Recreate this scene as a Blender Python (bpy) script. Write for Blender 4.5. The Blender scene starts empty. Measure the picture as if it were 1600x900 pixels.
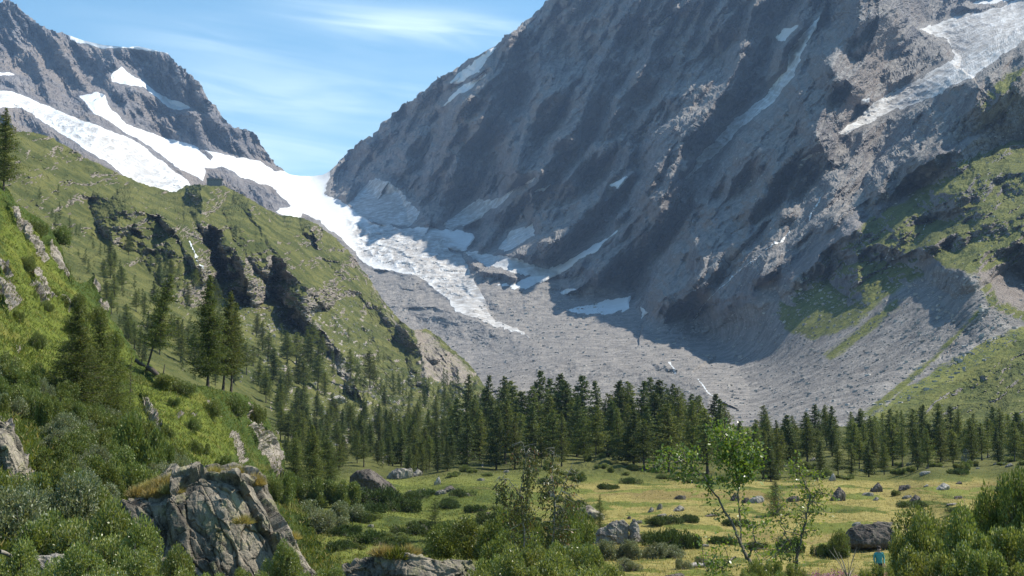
import bpy, bmesh, math, random
import numpy as np
from mathutils import Vector, Matrix, Euler
# ------------------------------------------------------------------ camera, world, sun
SC = bpy.context.scene
F = 1931.0; PITCH = math.atan(170.0 / F); CAMZ = 15.5
cd = bpy.data.cameras.new("camera"); cam = bpy.data.objects.new("camera", cd); SC.collection.objects.link(cam)
cam.location = (0, 0, CAMZ); cam.rotation_euler = (math.pi / 2 + PITCH, 0, 0)
cd.sensor_width = 36.0; cd.lens = 36.0 * F / 1600.0; cd.clip_start = 0.5; cd.clip_end = 40000.0
SC.camera = cam
SC.view_settings.view_transform = 'Standard'; SC.view_settings.look = 'None'
SC.view_settings.gamma = 1.0; SC.view_settings.use_curve_mapping = False
SC.view_settings.exposure = 0.72
SUN_EL = math.radians(53.0); SUN_AZ = math.radians(72.0)     # azimuth clockwise from +Y
sd = bpy.data.lights.new("sun", 'SUN'); sd.energy = 5.0; sd.angle = math.radians(0.53); sd.color = (1.0, 0.93, 0.80)
sun = bpy.data.objects.new("sun", sd); SC.collection.objects.link(sun)
SUNV = Vector((math.sin(SUN_AZ) * math.cos(SUN_EL), math.cos(SUN_AZ) * math.cos(SUN_EL), math.sin(SUN_EL)))
sun.rotation_euler = (-SUNV).to_track_quat('-Z', 'Y').to_euler(); sun.location = SUNV * 50
W = bpy.data.worlds.new("World"); SC.world = W; W.use_nodes = True
SC.cycles.use_denoising = True; SC.cycles.max_bounces = 5; SC.cycles.volume_bounces = 0
SC.cycles.transparent_max_bounces = 8; SC.cycles.sample_clamp_indirect = 3.0; SC.cycles.diffuse_bounces = 2
SC.cycles.caustics_reflective = False; SC.cycles.caustics_refractive = False

class NB:
    """small node-tree writer"""
    def __init__(s, nt): s.nt = nt; s.nt.nodes.clear()
    def n(s, t, **k):
        nd = s.nt.nodes.new(t)
        for a, v in k.items():
            if a.startswith('i_'):
                key = a[2:]; key = int(key) if key.isdigit() else key.replace('_', ' ')
                s.put(nd.inputs[key], v)
            else: setattr(nd, a, v)
        return nd
    def put(s, sock, v):
        if isinstance(v, bpy.types.NodeSocket): s.nt.links.new(v, sock)
        elif isinstance(v, bpy.types.Node): s.nt.links.new(v.outputs[0], sock)
        else:
            if isinstance(v, (tuple, list)) and len(v) == 3 and len(sock.default_value) == 4: v = (*v, 1.0)
            sock.default_value = v
    def m(s, op, a, b=0.0, c=0.0, clamp=False):
        nd = s.n('ShaderNodeMath', operation=op, use_clamp=clamp)
        for i, v in enumerate((a, b, c)): s.put(nd.inputs[i], v)
        return nd.outputs[0]
    def mix(s, f, a, b, mode='MIX'):
        nd = s.n('ShaderNodeMix', data_type='RGBA', blend_type=mode)
        s.put(nd.inputs[0], f); s.put(nd.inputs[6], a); s.put(nd.inputs[7], b)
        return nd.outputs[2]
    def ss(s, x, lo, hi):
        nd = s.n('ShaderNodeMapRange', interpolation_type='SMOOTHSTEP')
        s.put(nd.inputs[0], x); nd.inputs[1].default_value = lo; nd.inputs[2].default_value = hi
        return nd.outputs[0]
    def noise(s, vec, scale, detail=5.0, rough=0.6, dist=0.0):
        nd = s.n('ShaderNodeTexNoise'); s.put(nd.inputs['Vector'], vec)
        nd.inputs['Scale'].default_value = scale; nd.inputs['Detail'].default_value = detail
        nd.inputs['Roughness'].default_value = rough; nd.inputs['Distortion'].default_value = dist
        return nd.outputs[0]

def sky_dir(px, py):
    u = (px - 800) / F; v = (450 - py) / F
    fy = math.cos(PITCH) - v * math.sin(PITCH); fz = math.sin(PITCH) + v * math.cos(PITCH)
    return u / fy, fz / fy

def build_world():
    b = NB(W.node_tree)
    sky = b.n('ShaderNodeTexSky', sky_type='NISHITA', sun_disc=False, sun_elevation=SUN_EL, sun_rotation=SUN_AZ)
    sky.altitude = 2000.0; sky.air_density = 1.25; sky.dust_density = 0.6; sky.ozone_density = 1.2
    tc = b.n('ShaderNodeTexCoord'); sp = b.n('ShaderNodeSeparateXYZ', i_0=tc.outputs['Generated'])
    y = b.m('MAXIMUM', sp.outputs[1], 0.05)
    u = b.m('DIVIDE', sp.outputs[0], y); w = b.m('DIVIDE', sp.outputs[2], y)
    total = None
    # thin high cirrus: (centre px, centre py, half length, half height, tilt, weight)
    for (cx, cy, hl, hh, tilt, wt) in ((560, 30, 130, 26, .16, .42), (700, 48, 170, 30, .06, .72), (450, 165, 230, 60, -.03, .42), (380, 60, 200, 35, .1, .16), (600, 150, 200, 40, .0, .22), (240, 40, 160, 40, .1, .1), (480, 255, 260, 50, 0, .5), (330, 120, 120, 60, .2, .25)):
        u0, w0 = sky_dir(cx, cy); ct, st = math.cos(tilt), math.sin(tilt)
        du = b.m('SUBTRACT', u, u0); dw = b.m('SUBTRACT', w, w0)
        a = b.m('DIVIDE', b.m('SUBTRACT', b.m('MULTIPLY', du, ct), b.m('MULTIPLY', dw, st)), hl / F)
        c = b.m('DIVIDE', b.m('ADD', b.m('MULTIPLY', du, st), b.m('MULTIPLY', dw, ct)), hh / F)
        r = b.m('ADD', b.m('MULTIPLY', a, a), b.m('MULTIPLY', c, c))
        g = b.m('MULTIPLY', b.m('POWER', 2.718, b.m('MULTIPLY', r, -1.0)), wt)
        total = g if total is None else b.m('ADD', total, g)
    cv = b.n('ShaderNodeCombineXYZ')
    b.put(cv.inputs[0], b.m('ADD', b.m('MULTIPLY', u, 7.0), b.m('MULTIPLY', w, 9.0))); b.put(cv.inputs[1], b.m('SUBTRACT', b.m('MULTIPLY', w, 46.0), b.m('MULTIPLY', u, -6.0)))
    n1 = b.noise(cv, 1.0, 6.0, .55, .8)
    cv2 = b.n('ShaderNodeCombineXYZ'); b.put(cv2.inputs[0], b.m('MULTIPLY', u, 3.0)); b.put(cv2.inputs[1], b.m('MULTIPLY', w, 9.0))
    n2 = b.noise(cv2, 1.3, 3.0, .5, .3)
    f = b.m('MULTIPLY', total, b.ss(b.m('ADD', b.m('MULTIPLY', n1, .6), b.m('MULTIPLY', n2, .6)), .36, .86), clamp=True)
    skc = b.mix(1.0, sky, (0.80, 1.10, 1.10), 'MULTIPLY')
    col = b.mix(b.m('MULTIPLY', f, 1.15, clamp=True), skc, (7.0, 8.4, 8.9))
    bg = b.n('ShaderNodeBackground', i_Color=col, i_Strength=0.105)
    out = b.n('ShaderNodeOutputWorld', i_Surface=bg)
build_world()

# ------------------------------------------------------------------ numeric helpers
def _h(*k):
    h = np.uint32(2166136261)
    r = np.zeros_like(k[0], dtype=np.uint32)
    for i, v in enumerate(k):
        r = (r ^ (v.astype(np.int64) & 0xffffffff).astype(np.uint32)) * np.uint32(0x9E3779B1 + 2 * i * 7919)
        r ^= r >> np.uint32(15); r = r * np.uint32(0x85EBCA6B); r ^= r >> np.uint32(13)
    return r
def pn2(x, y, seed=0):
    xi = np.floor(x); yi = np.floor(y); xf = x - xi; yf = y - yi
    xi = xi.astype(np.int64); yi = yi.astype(np.int64)
    u = xf * xf * xf * (xf * (xf * 6 - 15) + 10); v = yf * yf * yf * (yf * (yf * 6 - 15) + 10)
    def g(a, b, dx, dy):
        t = _h(a + seed * 1013, b).astype(np.float64) * (2 * np.pi / 4294967296.0)
        return np.cos(t) * dx + np.sin(t) * dy
    n00 = g(xi, yi, xf, yf); n10 = g(xi + 1, yi, xf - 1, yf); n01 = g(xi, yi + 1, xf, yf - 1); n11 = g(xi + 1, yi + 1, xf - 1, yf - 1)
    return 1.5 * ((n00 * (1 - u) + n10 * u) * (1 - v) + (n01 * (1 - u) + n11 * u) * v)
def fb2(x, y, oct=5, gain=.5, lac=2.03, seed=0):
    s = 0; a = 1; t = 0
    for i in range(oct):
        s = s + a * pn2(x + 17.3 * i, y - 9.1 * i, seed + i); t += a; a *= gain; x = x * lac; y = y * lac
    return s / t
def rg2(x, y, oct=5, gain=.55, lac=2.07, seed=0):
    s = 0; a = 1; t = 0; w = 1.0
    for i in range(oct):
        n = 1 - np.abs(pn2(x + 11.7 * i, y + 5.3 * i, seed + i)) * 1.6
        s = s + a * n * w; w = np.clip(n * 1.3, 0, 1); t += a; a *= gain; x = x * lac; y = y * lac
    return s / t
def pn3(p, seed=0):
    pi = np.floor(p); f = p - pi; pi = pi.astype(np.int64)
    w = f * f * f * (f * (f * 6 - 15) + 10)
    r = 0
    for dx in (0, 1):
        for dy in (0, 1):
            for dz in (0, 1):
                h = _h(pi[..., 0] + dx + seed * 911, pi[..., 1] + dy, pi[..., 2] + dz)
                gx = (h & 1023).astype(float) / 511.5 - 1; gy = ((h >> 10) & 1023).astype(float) / 511.5 - 1; gz = ((h >> 20) & 1023).astype(float) / 511.5 - 1
                d = gx * (f[..., 0] - dx) + gy * (f[..., 1] - dy) + gz * (f[..., 2] - dz)
                r = r + d * (w[..., 0] if dx else 1 - w[..., 0]) * (w[..., 1] if dy else 1 - w[..., 1]) * (w[..., 2] if dz else 1 - w[..., 2])
    return r * 1.2
def fb3(p, oct=4, gain=.5, seed=0):
    s = 0; a = 1; t = 0
    for i in range(oct):
        s = s + a * pn3(p + 7.7 * i, seed + i); t += a; a *= gain; p = p * 2.03
    return s / t
def sstep(x, a, b):
    t = np.clip((x - a) / (b - a), 0, 1); return t * t * (3 - 2 * t)
def vor3(p, seed=0):
    """jittered-grid cells: nearest cell's random value, and distance to the border between the two nearest"""
    pi = np.floor(p); f = p - pi; pi = pi.astype(np.int64); d1 = np.full(p.shape[:-1], 9.0); d2 = d1.copy(); val = np.zeros(p.shape[:-1]); tx = np.zeros(p.shape)
    for dx in (-1, 0, 1):
        for dy in (-1, 0, 1):
            for dz in (-1, 0, 1):
                h = _h(pi[..., 0] + dx + seed * 911, pi[..., 1] + dy, pi[..., 2] + dz)
                r = np.stack([dx + (h & 1023) / 1023.0, dy + ((h >> 10) & 1023) / 1023.0, dz + ((h >> 20) & 1023) / 1023.0], -1) - f
                d = np.sqrt((r ** 2).sum(-1)); m = d < d1; d2 = np.where(m, d1, np.minimum(d2, d)); d1 = np.where(m, d, d1)
                val = np.where(m, ((h * np.uint32(2654435761)) >> 8).astype(float) / 16777216.0, val); tx = np.where(m[..., None], r, tx)
    return val, d2 - d1, tx
def tps(ctrl):
    c = np.array(ctrl, float); xy = c[:, :2] / 800.0; v = np.log(c[:, 2]); n = len(c)
    def k(a, b):
        r2 = (a[:, None, 0] - b[None, :, 0]) ** 2 + (a[:, None, 1] - b[None, :, 1]) ** 2
        return .5 * r2 * np.log(r2 + 1e-9)
    A = np.zeros((n + 3, n + 3)); A[:n, :n] = k(xy, xy) + np.eye(n) * 2e-4
    A[:n, n] = 1; A[:n, n + 1:] = xy; A[n, :n] = 1; A[n + 1:, :n] = xy.T
    s = np.linalg.solve(A, np.concatenate([v, np.zeros(3)]))
    def ev(px, py):
        sh = px.shape; q = np.stack([px.ravel(), py.ravel()], 1) / 800.0; o = np.empty(len(q))
        for i in range(0, len(q), 40000):
            qq = q[i:i + 40000]; o[i:i + 40000] = k(qq, xy) @ s[:n] + s[n] + qq @ s[n + 1:]
        return np.exp(o).reshape(sh)
    return ev
def rayv(px, py):
    u = (px - 800) / F; v = (450 - py) / F
    fy = math.cos(PITCH) - v * math.sin(PITCH); fz = math.sin(PITCH) + v * math.cos(PITCH)
    return u / fy, fz / fy
def P(px, py, D):
    rx, rz = rayv(px, py); return Vector((D * rx, D, CAMZ + D * rz))
def toworld(px, py, D):
    rx, rz = rayv(px, py); return np.stack([D * rx, D, CAMZ + D * rz], -1)
def poly_sd(px, py, pts):
    """signed distance to polygon, positive inside"""
    pts = np.array(pts, float); n = len(pts); d = np.full(px.shape, 1e9); ins = np.zeros(px.shape, bool)
    for i in range(n):
        a = pts[i]; b = pts[(i + 1) % n]; e = b - a; wx = px - a[0]; wy = py - a[1]
        t = np.clip((wx * e[0] + wy * e[1]) / (e @ e + 1e-9), 0, 1)
        d = np.minimum(d, (wx - t * e[0]) ** 2 + (wy - t * e[1]) ** 2)
        c = ((a[1] > py) != (b[1] > py))
        with np.errstate(divide='ignore', invalid='ignore'):
            ins ^= c & (px < (b[0] - a[0]) * (py - a[1]) / (b[1] - a[1] + 1e-12) + a[0])
    return np.where(ins, 1, -1) * np.sqrt(d)
def line_sd(px, py, pts):
    """distance to polyline, side (+1 right of travel on screen), parameter 0..1"""
    pts = np.array(pts, float); d = np.full(px.shape, 1e9); side = np.ones(px.shape); par = np.zeros(px.shape)
    L = np.sqrt(((pts[1:] - pts[:-1]) ** 2).sum(1)); cum = np.concatenate([[0], np.cumsum(L)]) / L.sum()
    for i in range(len(pts) - 1):
        a = pts[i]; e = pts[i + 1] - a; wx = px - a[0]; wy = py - a[1]
        t = np.clip((wx * e[0] + wy * e[1]) / (e @ e), 0, 1); dd = (wx - t * e[0]) ** 2 + (wy - t * e[1]) ** 2
        m = dd < d; d = np.where(m, dd, d); side = np.where(m, np.sign(e[0] * wy - e[1] * wx), side)
        par = np.where(m, cum[i] + t * (cum[i + 1] - cum[i]), par)
    return np.sqrt(d), side, par
def interp(xs, pts):
    pts = np.array(pts, float); return np.interp(xs, pts[:, 0], pts[:, 1])

def new_mesh(name, V, faces, mat, attrs=None, smooth=False, parent=None):
    me = bpy.data.meshes.new(name)
    V = np.asarray(V, np.float32); Fa = np.asarray(faces, np.int32); k = Fa.shape[1]
    me.vertices.add(len(V)); me.vertices.foreach_set('co', V.ravel())
    me.loops.add(Fa.size); me.loops.foreach_set('vertex_index', Fa.ravel())
    me.polygons.add(len(Fa)); me.polygons.foreach_set('loop_start', np.arange(len(Fa), dtype=np.int32) * k)
    me.polygons.foreach_set('loop_total', np.full(len(Fa), k, np.int32))
    me.update(calc_edges=True)
    for an, (dom, typ, val) in (attrs or {}).items():
        a = me.attributes.new(an, typ, dom)
        a.data.foreach_set('color' if typ == 'FLOAT_COLOR' else 'value', np.asarray(val, np.float32).ravel())
    me.polygons.foreach_set('use_smooth', np.full(len(Fa), bool(smooth)))
    me.validate(); me.update()
    if mat: me.materials.append(mat)
    o = bpy.data.objects.new(name, me); SC.collection.objects.link(o)
    if parent: o.parent = parent
    return o
def tag(o, label=None, cat=None, group=None, kind=None):
    if label: o['label'] = label
    if cat: o['category'] = cat
    if group: o['group'] = group
    if kind: o['kind'] = kind
    return o

# ------------------------------------------------------------------ materials
def newmat(name):
    m = bpy.data.materials.new(name); m.use_nodes = True; return m, NB(m.node_tree)
def fin(b, col, rough=.9, bump=None, bd=1.0, bs=.5, spec=.2, sub=None):
    p = b.n('ShaderNodeBsdfPrincipled'); b.put(p.inputs['Base Color'], col); b.put(p.inputs['Roughness'], rough)
    p.inputs['Specular IOR Level'].default_value = spec
    if bump is not None:
        bn = b.n('ShaderNodeBump', i_Height=bump); bn.inputs['Distance'].default_value = bd; bn.inputs['Strength'].default_value = bs
        b.put(p.inputs['Normal'], bn)
    o = b.n('ShaderNodeOutputMaterial', i_Surface=p); return p

def terrain_mat(name, S, rockA, rockB, warm, grassA, grassB, screeA, screeB, snow=(.70, .72, .745)):
    """attribute mask = (snow, grass, scree, dirt-on-ice); S = metres of the main texture wavelength"""
    m, b = newmat(name)
    at = b.n('ShaderNodeAttribute', attribute_name='mask'); sp = b.n('ShaderNodeSeparateColor'); b.put(sp.inputs[0], at.outputs['Color'])
    pos = b.n('ShaderNodeNewGeometry').outputs['Position']
    nA = b.noise(pos, .35 / S, 6, .62); nB = b.noise(pos, 1.6 / S, 6, .68); nC = b.noise(pos, 7.0 / S, 4, .7)
    nD = b.noise(pos, .12 / S, 4, .5)
    rock = b.mix(b.ss(b.m('ADD', b.m('MULTIPLY', nA, .5), b.m('MULTIPLY', nB, .5)), .36, .64), rockA, rockB)
    rock = b.mix(b.m('MULTIPLY', b.ss(nD, .42, .66), .7), rock, warm)
    rock = b.mix(b.m('MULTIPLY', b.ss(nC, .52, .72), .45), rock, tuple(min(1, 1.7 * c) for c in rockB))
    gr = b.mix(b.ss(nB, .38, .62), grassA, grassB)
    gr = b.mix(b.m('MULTIPLY', b.ss(nA, .5, .7), .5), gr, tuple(.55 * c for c in grassA))
    gr = b.mix(b.m('MULTIPLY', b.ss(nC, .45, .75), .35), gr, tuple(1.5 * c for c in grassB))
    sc = b.mix(b.ss(nB, .35, .65), screeA, screeB)
    sc = b.mix(b.m('MULTIPLY', b.ss(nC, .56, .7), .6), sc, tuple(min(1, 1.6 * c) for c in screeB))
    nz = b.m('SUBTRACT', b.m('ADD', b.m('MULTIPLY', nB, .6), b.m('MULTIPLY', nC, .4)), .5)
    def thr(ch, k, w=.08):
        return b.ss(b.m('ADD', ch, b.m('MULTIPLY', nz, k)), .5 - w, .5 + w)
    c = b.mix(thr(sp.outputs[2], .9), rock, sc)
    c = b.mix(thr(sp.outputs[1], 1.1, .12), c, gr)
    dirt = b.m('MULTIPLY', at.outputs['Alpha'], b.ss(b.m('ADD', nB, b.m('MULTIPLY', nA, .4)), .35, .85), clamp=True)
    snc = b.mix(dirt, snow, tuple(1.2 * v for v in screeB))
    sm = thr(sp.outputs[0], .45, .04)
    c = b.mix(sm, c, snc)
    h = b.m('ADD', b.m('MULTIPLY', nB, 1.0), b.m('MULTIPLY', nC, .35))
    h = b.m('MULTIPLY', h, b.m('SUBTRACT', 1.0, b.m('MULTIPLY', sm, .75)))
    h = b.m('MULTIPLY', h, b.m('SUBTRACT', 1.0, b.m('MULTIPLY', thr(sp.outputs[2], .9), .6)))
    fin(b, c, .92, h, S * .45, .8, .12)
    return m
# ------------------------------------------------------------------ terrain sheets
class Sheet:
    """a surface laid over the country: every vertex has its own distance D in front of the viewpoint"""
    def __init__(s, x0, x1, dx, top, bot, dy, ctrl):
        s.xs = np.arange(x0, x1 + dx, dx, dtype=float); s.top = interp(s.xs, top); s.botl = interp(s.xs, bot)
        s.n = int((s.botl - s.top).max() / dy) + 1; s.t = np.linspace(0, 1, s.n)
        s.px = np.repeat(s.xs[None, :], s.n, 0); s.py = s.top[None, :] + s.t[:, None] * (s.botl - s.top)[None, :]
        s.D = tps(ctrl)(s.px, s.py)
    def warp(s, amp, L, seed=0):
        return (s.px + amp * fb2(s.px / L, s.py / L, 4, seed=seed), s.py + amp * fb2(s.px / L + 50, s.py / L + 50, 4, seed=seed + 9))
    def ridge(s, pts, amp, wl, wr, wx, wy, fade=.0, p=1.0):
        """raise a crest along pts: towards the viewer by amp of D, falling off over wl px on its left and wr on its right"""
        d, side, par = line_sd(wx, wy, pts); w = np.where(side > 0, wl, wr)
        prof = np.clip(1 - d / w, 0, 1) ** p
        if fade: prof = prof * sstep(par, 0, fade) * sstep(1 - par, 0, fade)
        s.D = s.D * (1 - amp * prof)
    def lookup(s, px, py):
        j = np.clip((np.asarray(px, float) - s.xs[0]) / (s.xs[1] - s.xs[0]), 0, len(s.xs) - 1).round().astype(int)
        i = np.clip((np.asarray(py, float) - s.top[j]) / (s.botl[j] - s.top[j]) * (s.n - 1), 0, s.n - 1).round().astype(int)
        return s.P[i, j]
    def place(s):
        s.P = toworld(s.px, s.py, s.D)
    def normals(s):
        du = np.gradient(s.P, axis=1); dv = np.gradient(s.P, axis=0)
        n = np.cross(dv, du); n /= np.linalg.norm(n, axis=-1, keepdims=True) + 1e-9
        s.N = n * np.where((n * (s.P - np.array([0, 0, CAMZ]))).sum(-1, keepdims=True) > 0, -1, 1)
        return s.N
    def faces(s, sel=None):
        n, m = s.px.shape; idx = np.arange(n * m).reshape(n, m)
        q = np.stack([idx[:-1, :-1], idx[1:, :-1], idx[1:, 1:], idx[:-1, 1:]], -1)
        return q
    def split(s, labels, specs, mask, back=()):
        """labels: per-face ints; one object per entry of specs {label: (name, material, label text, smooth)}"""
        q = s.faces(); V = s.P.reshape(-1, 3); M = mask.reshape(-1, 4)
        if back:
            rows = []; rmask = []
            for (dyb, dzb) in back[::-1]:
                rows.append(s.P[0] + (s.P[0] - np.array([0, 0, CAMZ])) / s.D[0][:, None] * dyb + np.array([0, 0, dzb])); rmask.append(mask[0])
            R = np.stack(rows, 0); m = R.shape[1]; off = len(V)
            V = np.concatenate([V, R.reshape(-1, 3)]); M = np.concatenate([M, np.stack(rmask, 0).reshape(-1, 4)])
            bi = np.arange(off, off + R.shape[0] * m).reshape(R.shape[0], m)
            full = np.concatenate([bi, np.arange(m)[None, :]], 0)
            bq = np.stack([full[:-1, :-1], full[1:, :-1], full[1:, 1:], full[:-1, 1:]], -1)
            bl = np.repeat(labels[:1], R.shape[0], 0)
            q = np.concatenate([bq, q], 0); labels = np.concatenate([bl, labels], 0)
        out = {}
        for k, (name, mat) in specs.items():
            fq = q[labels == k].reshape(-1, 4)
            if not len(fq): continue
            u, inv = np.unique(fq, return_inverse=True)
            o = new_mesh(name, V[u], inv.reshape(-1, 4)[:, ::-1], mat, {'mask': ('POINT', 'FLOAT_COLOR', M[u])})
            tag(o, kind='structure'); out[k] = o
        return out

def rot(px, py, ang):
    a = math.radians(ang); return px * math.cos(a) + py * math.sin(a), -px * math.sin(a) + py * math.cos(a)   # along, across

# ============ the high backdrop: two massifs, glaciers and the moraine floor
SKY = [(-420, -150), (-300, -90), (-220, -120), (-150, -70), (-60, -30), (0, 5), (12, -2), (20, 5), (32, 14), (45, 26), (60, 38), (90, 51), (110, 56), (130, 63), (160, 70), (200, 74), (215, 72), (240, 78), (262, 83), (272, 95), (290, 110), (308, 128), (322, 150), (338, 170), (350, 186), (366, 199), (382, 203),
       (395, 205), (405, 222), (420, 242), (432, 258), (450, 271), (455, 273), (470, 275), (490, 275), (505, 273), (515, 268), (528, 255), (545, 236), (565, 219), (580, 213), (600, 194), (615, 176), (630, 163), (645, 157), (665, 143), (682, 121), (700, 115), (725, 98), (750, 85), (775, 72), (792, 54), (800, 52),
       (815, 38), (840, 14), (860, -4), (900, -30), (1000, -50), (1200, -64), (1600, -70), (1800, -70)]
BOT = [(-150, 520), (400, 560), (620, 640), (760, 700), (1000, 705), (1300, 700), (1800, 700)]
CT = [(-150, -60, 4500), (-150, 200, 3000), (-150, 500, 1900), (0, -20, 4500), (60, 40, 4450), (160, 75, 4400), (262, 90, 4300), (330, 160, 4250), (390, 210, 4250), (450, 270, 4300), (0, 110, 4050), (120, 150, 4000), (250, 230, 3950), (370, 240, 4050),
      (0, 150, 3500), (0, 240, 2900), (150, 200, 3300), (150, 300, 2600), (280, 290, 3200), (320, 310, 3200), (300, 400, 2500), (100, 450, 1700), (400, 500, 2000), (450, 330, 3500), (400, 300, 3650), (480, 278, 4450), (510, 272, 4450), (480, 310, 4050), (530, 330, 3750),
      (600, 350, 3500), (700, 358, 3350), (730, 378, 3200), (640, 400, 3000), (560, 400, 3100), (600, 450, 2700), (650, 450, 2650), (730, 480, 2400), (820, 525, 2080), (650, 520, 2250), (700, 545, 2050), (760, 590, 1600), (820, 600, 1430), (900, 480, 2400),
      (980, 485, 2300), (1020, 510, 2080), (900, 540, 1880), (900, 590, 1400), (1000, 560, 1600), (1080, 580, 1330), (1080, 610, 1080), (1180, 660, 760), (1000, 640, 1000), (850, 640, 1050), (760, 650, 1000), (1130, 540, 1650), (1100, 510, 1950), (1200, 560, 1230), (1140, 620, 980),
      (400, 560, 1600), (620, 640, 1150), (800, 700, 640), (1000, 700, 600), (1200, 700, 560), (1400, 700, 530), (1600, 700, 500), (1800, 700, 480), (1400, 640, 640), (1600, 640, 590),
      (520, 275, 4400), (580, 215, 4250), (640, 160, 4100), (700, 115, 4000), (760, 80, 3900), (860, -4, 3800), (600, 290, 3950), (700, 330, 3620), (700, 240, 3800), (800, 310, 3330), (800, 180, 3680), (900, 60, 3650), (900, 220, 3270), (950, 330, 2900), (890, 420, 2730), (1000, 150, 3180), (1000, 0, 3450), (1010, 440, 2370),
      (1100, 120, 2950), (1100, 300, 2480), (1090, 460, 2020), (1200, 0, 3020), (1200, 150, 2640), (1200, 300, 2150), (1200, 400, 1820), (1200, 480, 1450), (1100, -150, 3100), (1350, -170, 2900), (1340, 0, 2500), (1300, 120, 2200), (1250, 250, 1950), (1310, 215, 1980), (1390, 160, 2200), (1480, 90, 2450), (1590, 20, 2650), (1700, -150, 2900), (1800, 100, 1900),
      (1300, 350, 1600), (1400, 280, 1720), (1300, 470, 1230), (1400, 400, 1250), (1500, 320, 1280), (1500, 410, 1020), (1600, 230, 1350), (1600, 330, 1060), (1600, 420, 960), (1520, 440, 880), (1450, 520, 830), (1350, 580, 820), (1600, 520, 790), (1500, 600, 700), (1800, 300, 950), (1800, 500, 750), (1250, 640, 750),
      (1600, 90, 1600), (1500, 140, 1620), (1450, 225, 1560)]
import time as _t
_t0 = _t.time()
B = Sheet(-420, 1760, 1.6, SKY, BOT, 1.6, CT)
px, py = B.px, B.py
wx, wy = B.warp(10, 40, 3)
# region fields (positive inside)
GL_POLY = [(446, 268), (520, 262), (512, 285), (505, 300), (540, 318), (560, 335), (600, 352), (650, 358), (700, 358), (735, 362), (742, 372), (722, 392), (700, 388), (720, 400), (733, 420), (752, 450), (765, 490), (800, 512), (826, 530), (790, 512), (740, 498), (712, 486), (700, 462), (672, 448), (640, 430), (600, 418), (572, 412), (548, 392), (530, 372), (500, 345), (440, 330), (420, 300), (440, 290)]
gl = poly_sd(wx, wy, GL_POLY)
sn = {k: poly_sd(wx * .5 + px * .5, wy * .5 + py * .5, v) for k, v in {
    'band1': [(-160, 100), (-10, 138), (40, 150), (80, 168), (130, 188), (200, 215), (260, 255), (292, 283), (330, 330), (250, 330), (180, 262), (120, 225), (60, 185), (0, 170), (-160, 150)],
    'band2': [(124, 150), (150, 146), (163, 150), (175, 172), (200, 195), (245, 212), (300, 226), (310, 232), (370, 246), (405, 252), (430, 268), (460, 268), (475, 300), (470, 345), (430, 330), (455, 318), (430, 295), (390, 282), (340, 262), (320, 265), (318, 283), (290, 270), (250, 240), (200, 210), (165, 185), (140, 172)],
    'tri': [(174, 116), (190, 103), (205, 118), (230, 134), (255, 152), (278, 158), (300, 171), (280, 172), (262, 167), (240, 150), (225, 137), (195, 132), (176, 128)],
    'crest': [(105, 50), (130, 58), (160, 68), (200, 72), (215, 68), (262, 80), (262, 84), (215, 76), (160, 76), (125, 67), (108, 60)],
    'cornice': [(-5, 112), (22, 116), (22, 119), (-5, 117)],
    'r1': [(700, 134), (735, 100), (775, 72), (755, 105), (715, 132)], 'r2': [(690, 168), (715, 140), (760, 112), (735, 140)],
    'apron1': [(545, 318), (580, 280), (610, 284), (625, 300), (640, 318), (655, 330), (640, 352), (600, 350), (560, 336)],
    'apron2': [(690, 350), (750, 310), (760, 318), (812, 292), (780, 318), (740, 345), (705, 360)], 'apron3': [(770, 392), (800, 362), (832, 350), (835, 368), (800, 388)],
    'apron4': [(720, 392), (790, 400), (830, 412), (880, 428), (830, 432), (760, 415)],
    'r3': [(815, 290), (835, 278), (830, 288)], 'r4': [(836, 300), (860, 288), (850, 300)], 'r5': [(950, 290), (990, 270), (965, 295)],
    'tongue2': [(772, 446), (800, 444), (850, 425), (900, 400), (965, 362), (930, 392), (870, 430), (820, 452)],
    'pool': [(884, 484), (930, 474), (985, 462), (982, 482), (950, 490), (920, 492)], 'bit1': [(1002, 480), (1014, 490), (1002, 500)], 'bit2': [(890, 450), (905, 452), (895, 462), (870, 460)],
    'g2': [(1072, 278), (1090, 248), (1115, 220), (1140, 195), (1170, 175), (1200, 145), (1228, 110), (1232, 85), (1258, 50), (1280, 22), (1276, 45), (1250, 85), (1240, 120), (1215, 150), (1190, 178), (1150, 205), (1110, 250)],
    'g2b': [(1208, 58), (1225, 45), (1245, 40), (1228, 62)],
    'g3': [(1308, 210), (1335, 190), (1365, 160), (1400, 140), (1440, 122), (1475, 100), (1492, 92), (1480, 62), (1435, 45), (1470, 35), (1500, 25), (1560, 12), (1640, -20), (1640, 50), (1590, 70), (1560, 88), (1520, 120), (1480, 140), (1440, 160), (1400, 172), (1350, 195), (1322, 210)],
    'g3top': [(1520, 5), (1600, 0), (1700, -30), (1600, -8), (1530, -2)],
    'dot': [(1345, 156), (1358, 153), (1358, 160), (1347, 161)], 'mini': [(1252, 252), (1280, 238), (1262, 250)], 'thin1': [(1028, 40), (1050, 22), (1040, 36)], 'g1c': [(1106, 272), (1116, 262), (1108, 274)]}.items()}
ROCKIN = [poly_sd(wx, wy, q) for q in ([(318, 262), (345, 262), (380, 278), (425, 295), (455, 320), (430, 325), (380, 318), (340, 292), (322, 292)], [(308, 228), (335, 245), (330, 250), (312, 238)], [(-10, 166), (50, 176), (70, 200), (40, 205), (-10, 190)])]
snow_sd = np.maximum.reduce(list(sn.values()) + [gl])
snow_sd = np.minimum(snow_sd, -np.maximum.reduce(ROCKIN))
left_m = (px < 450 + (py - 270) * .3)
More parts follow.
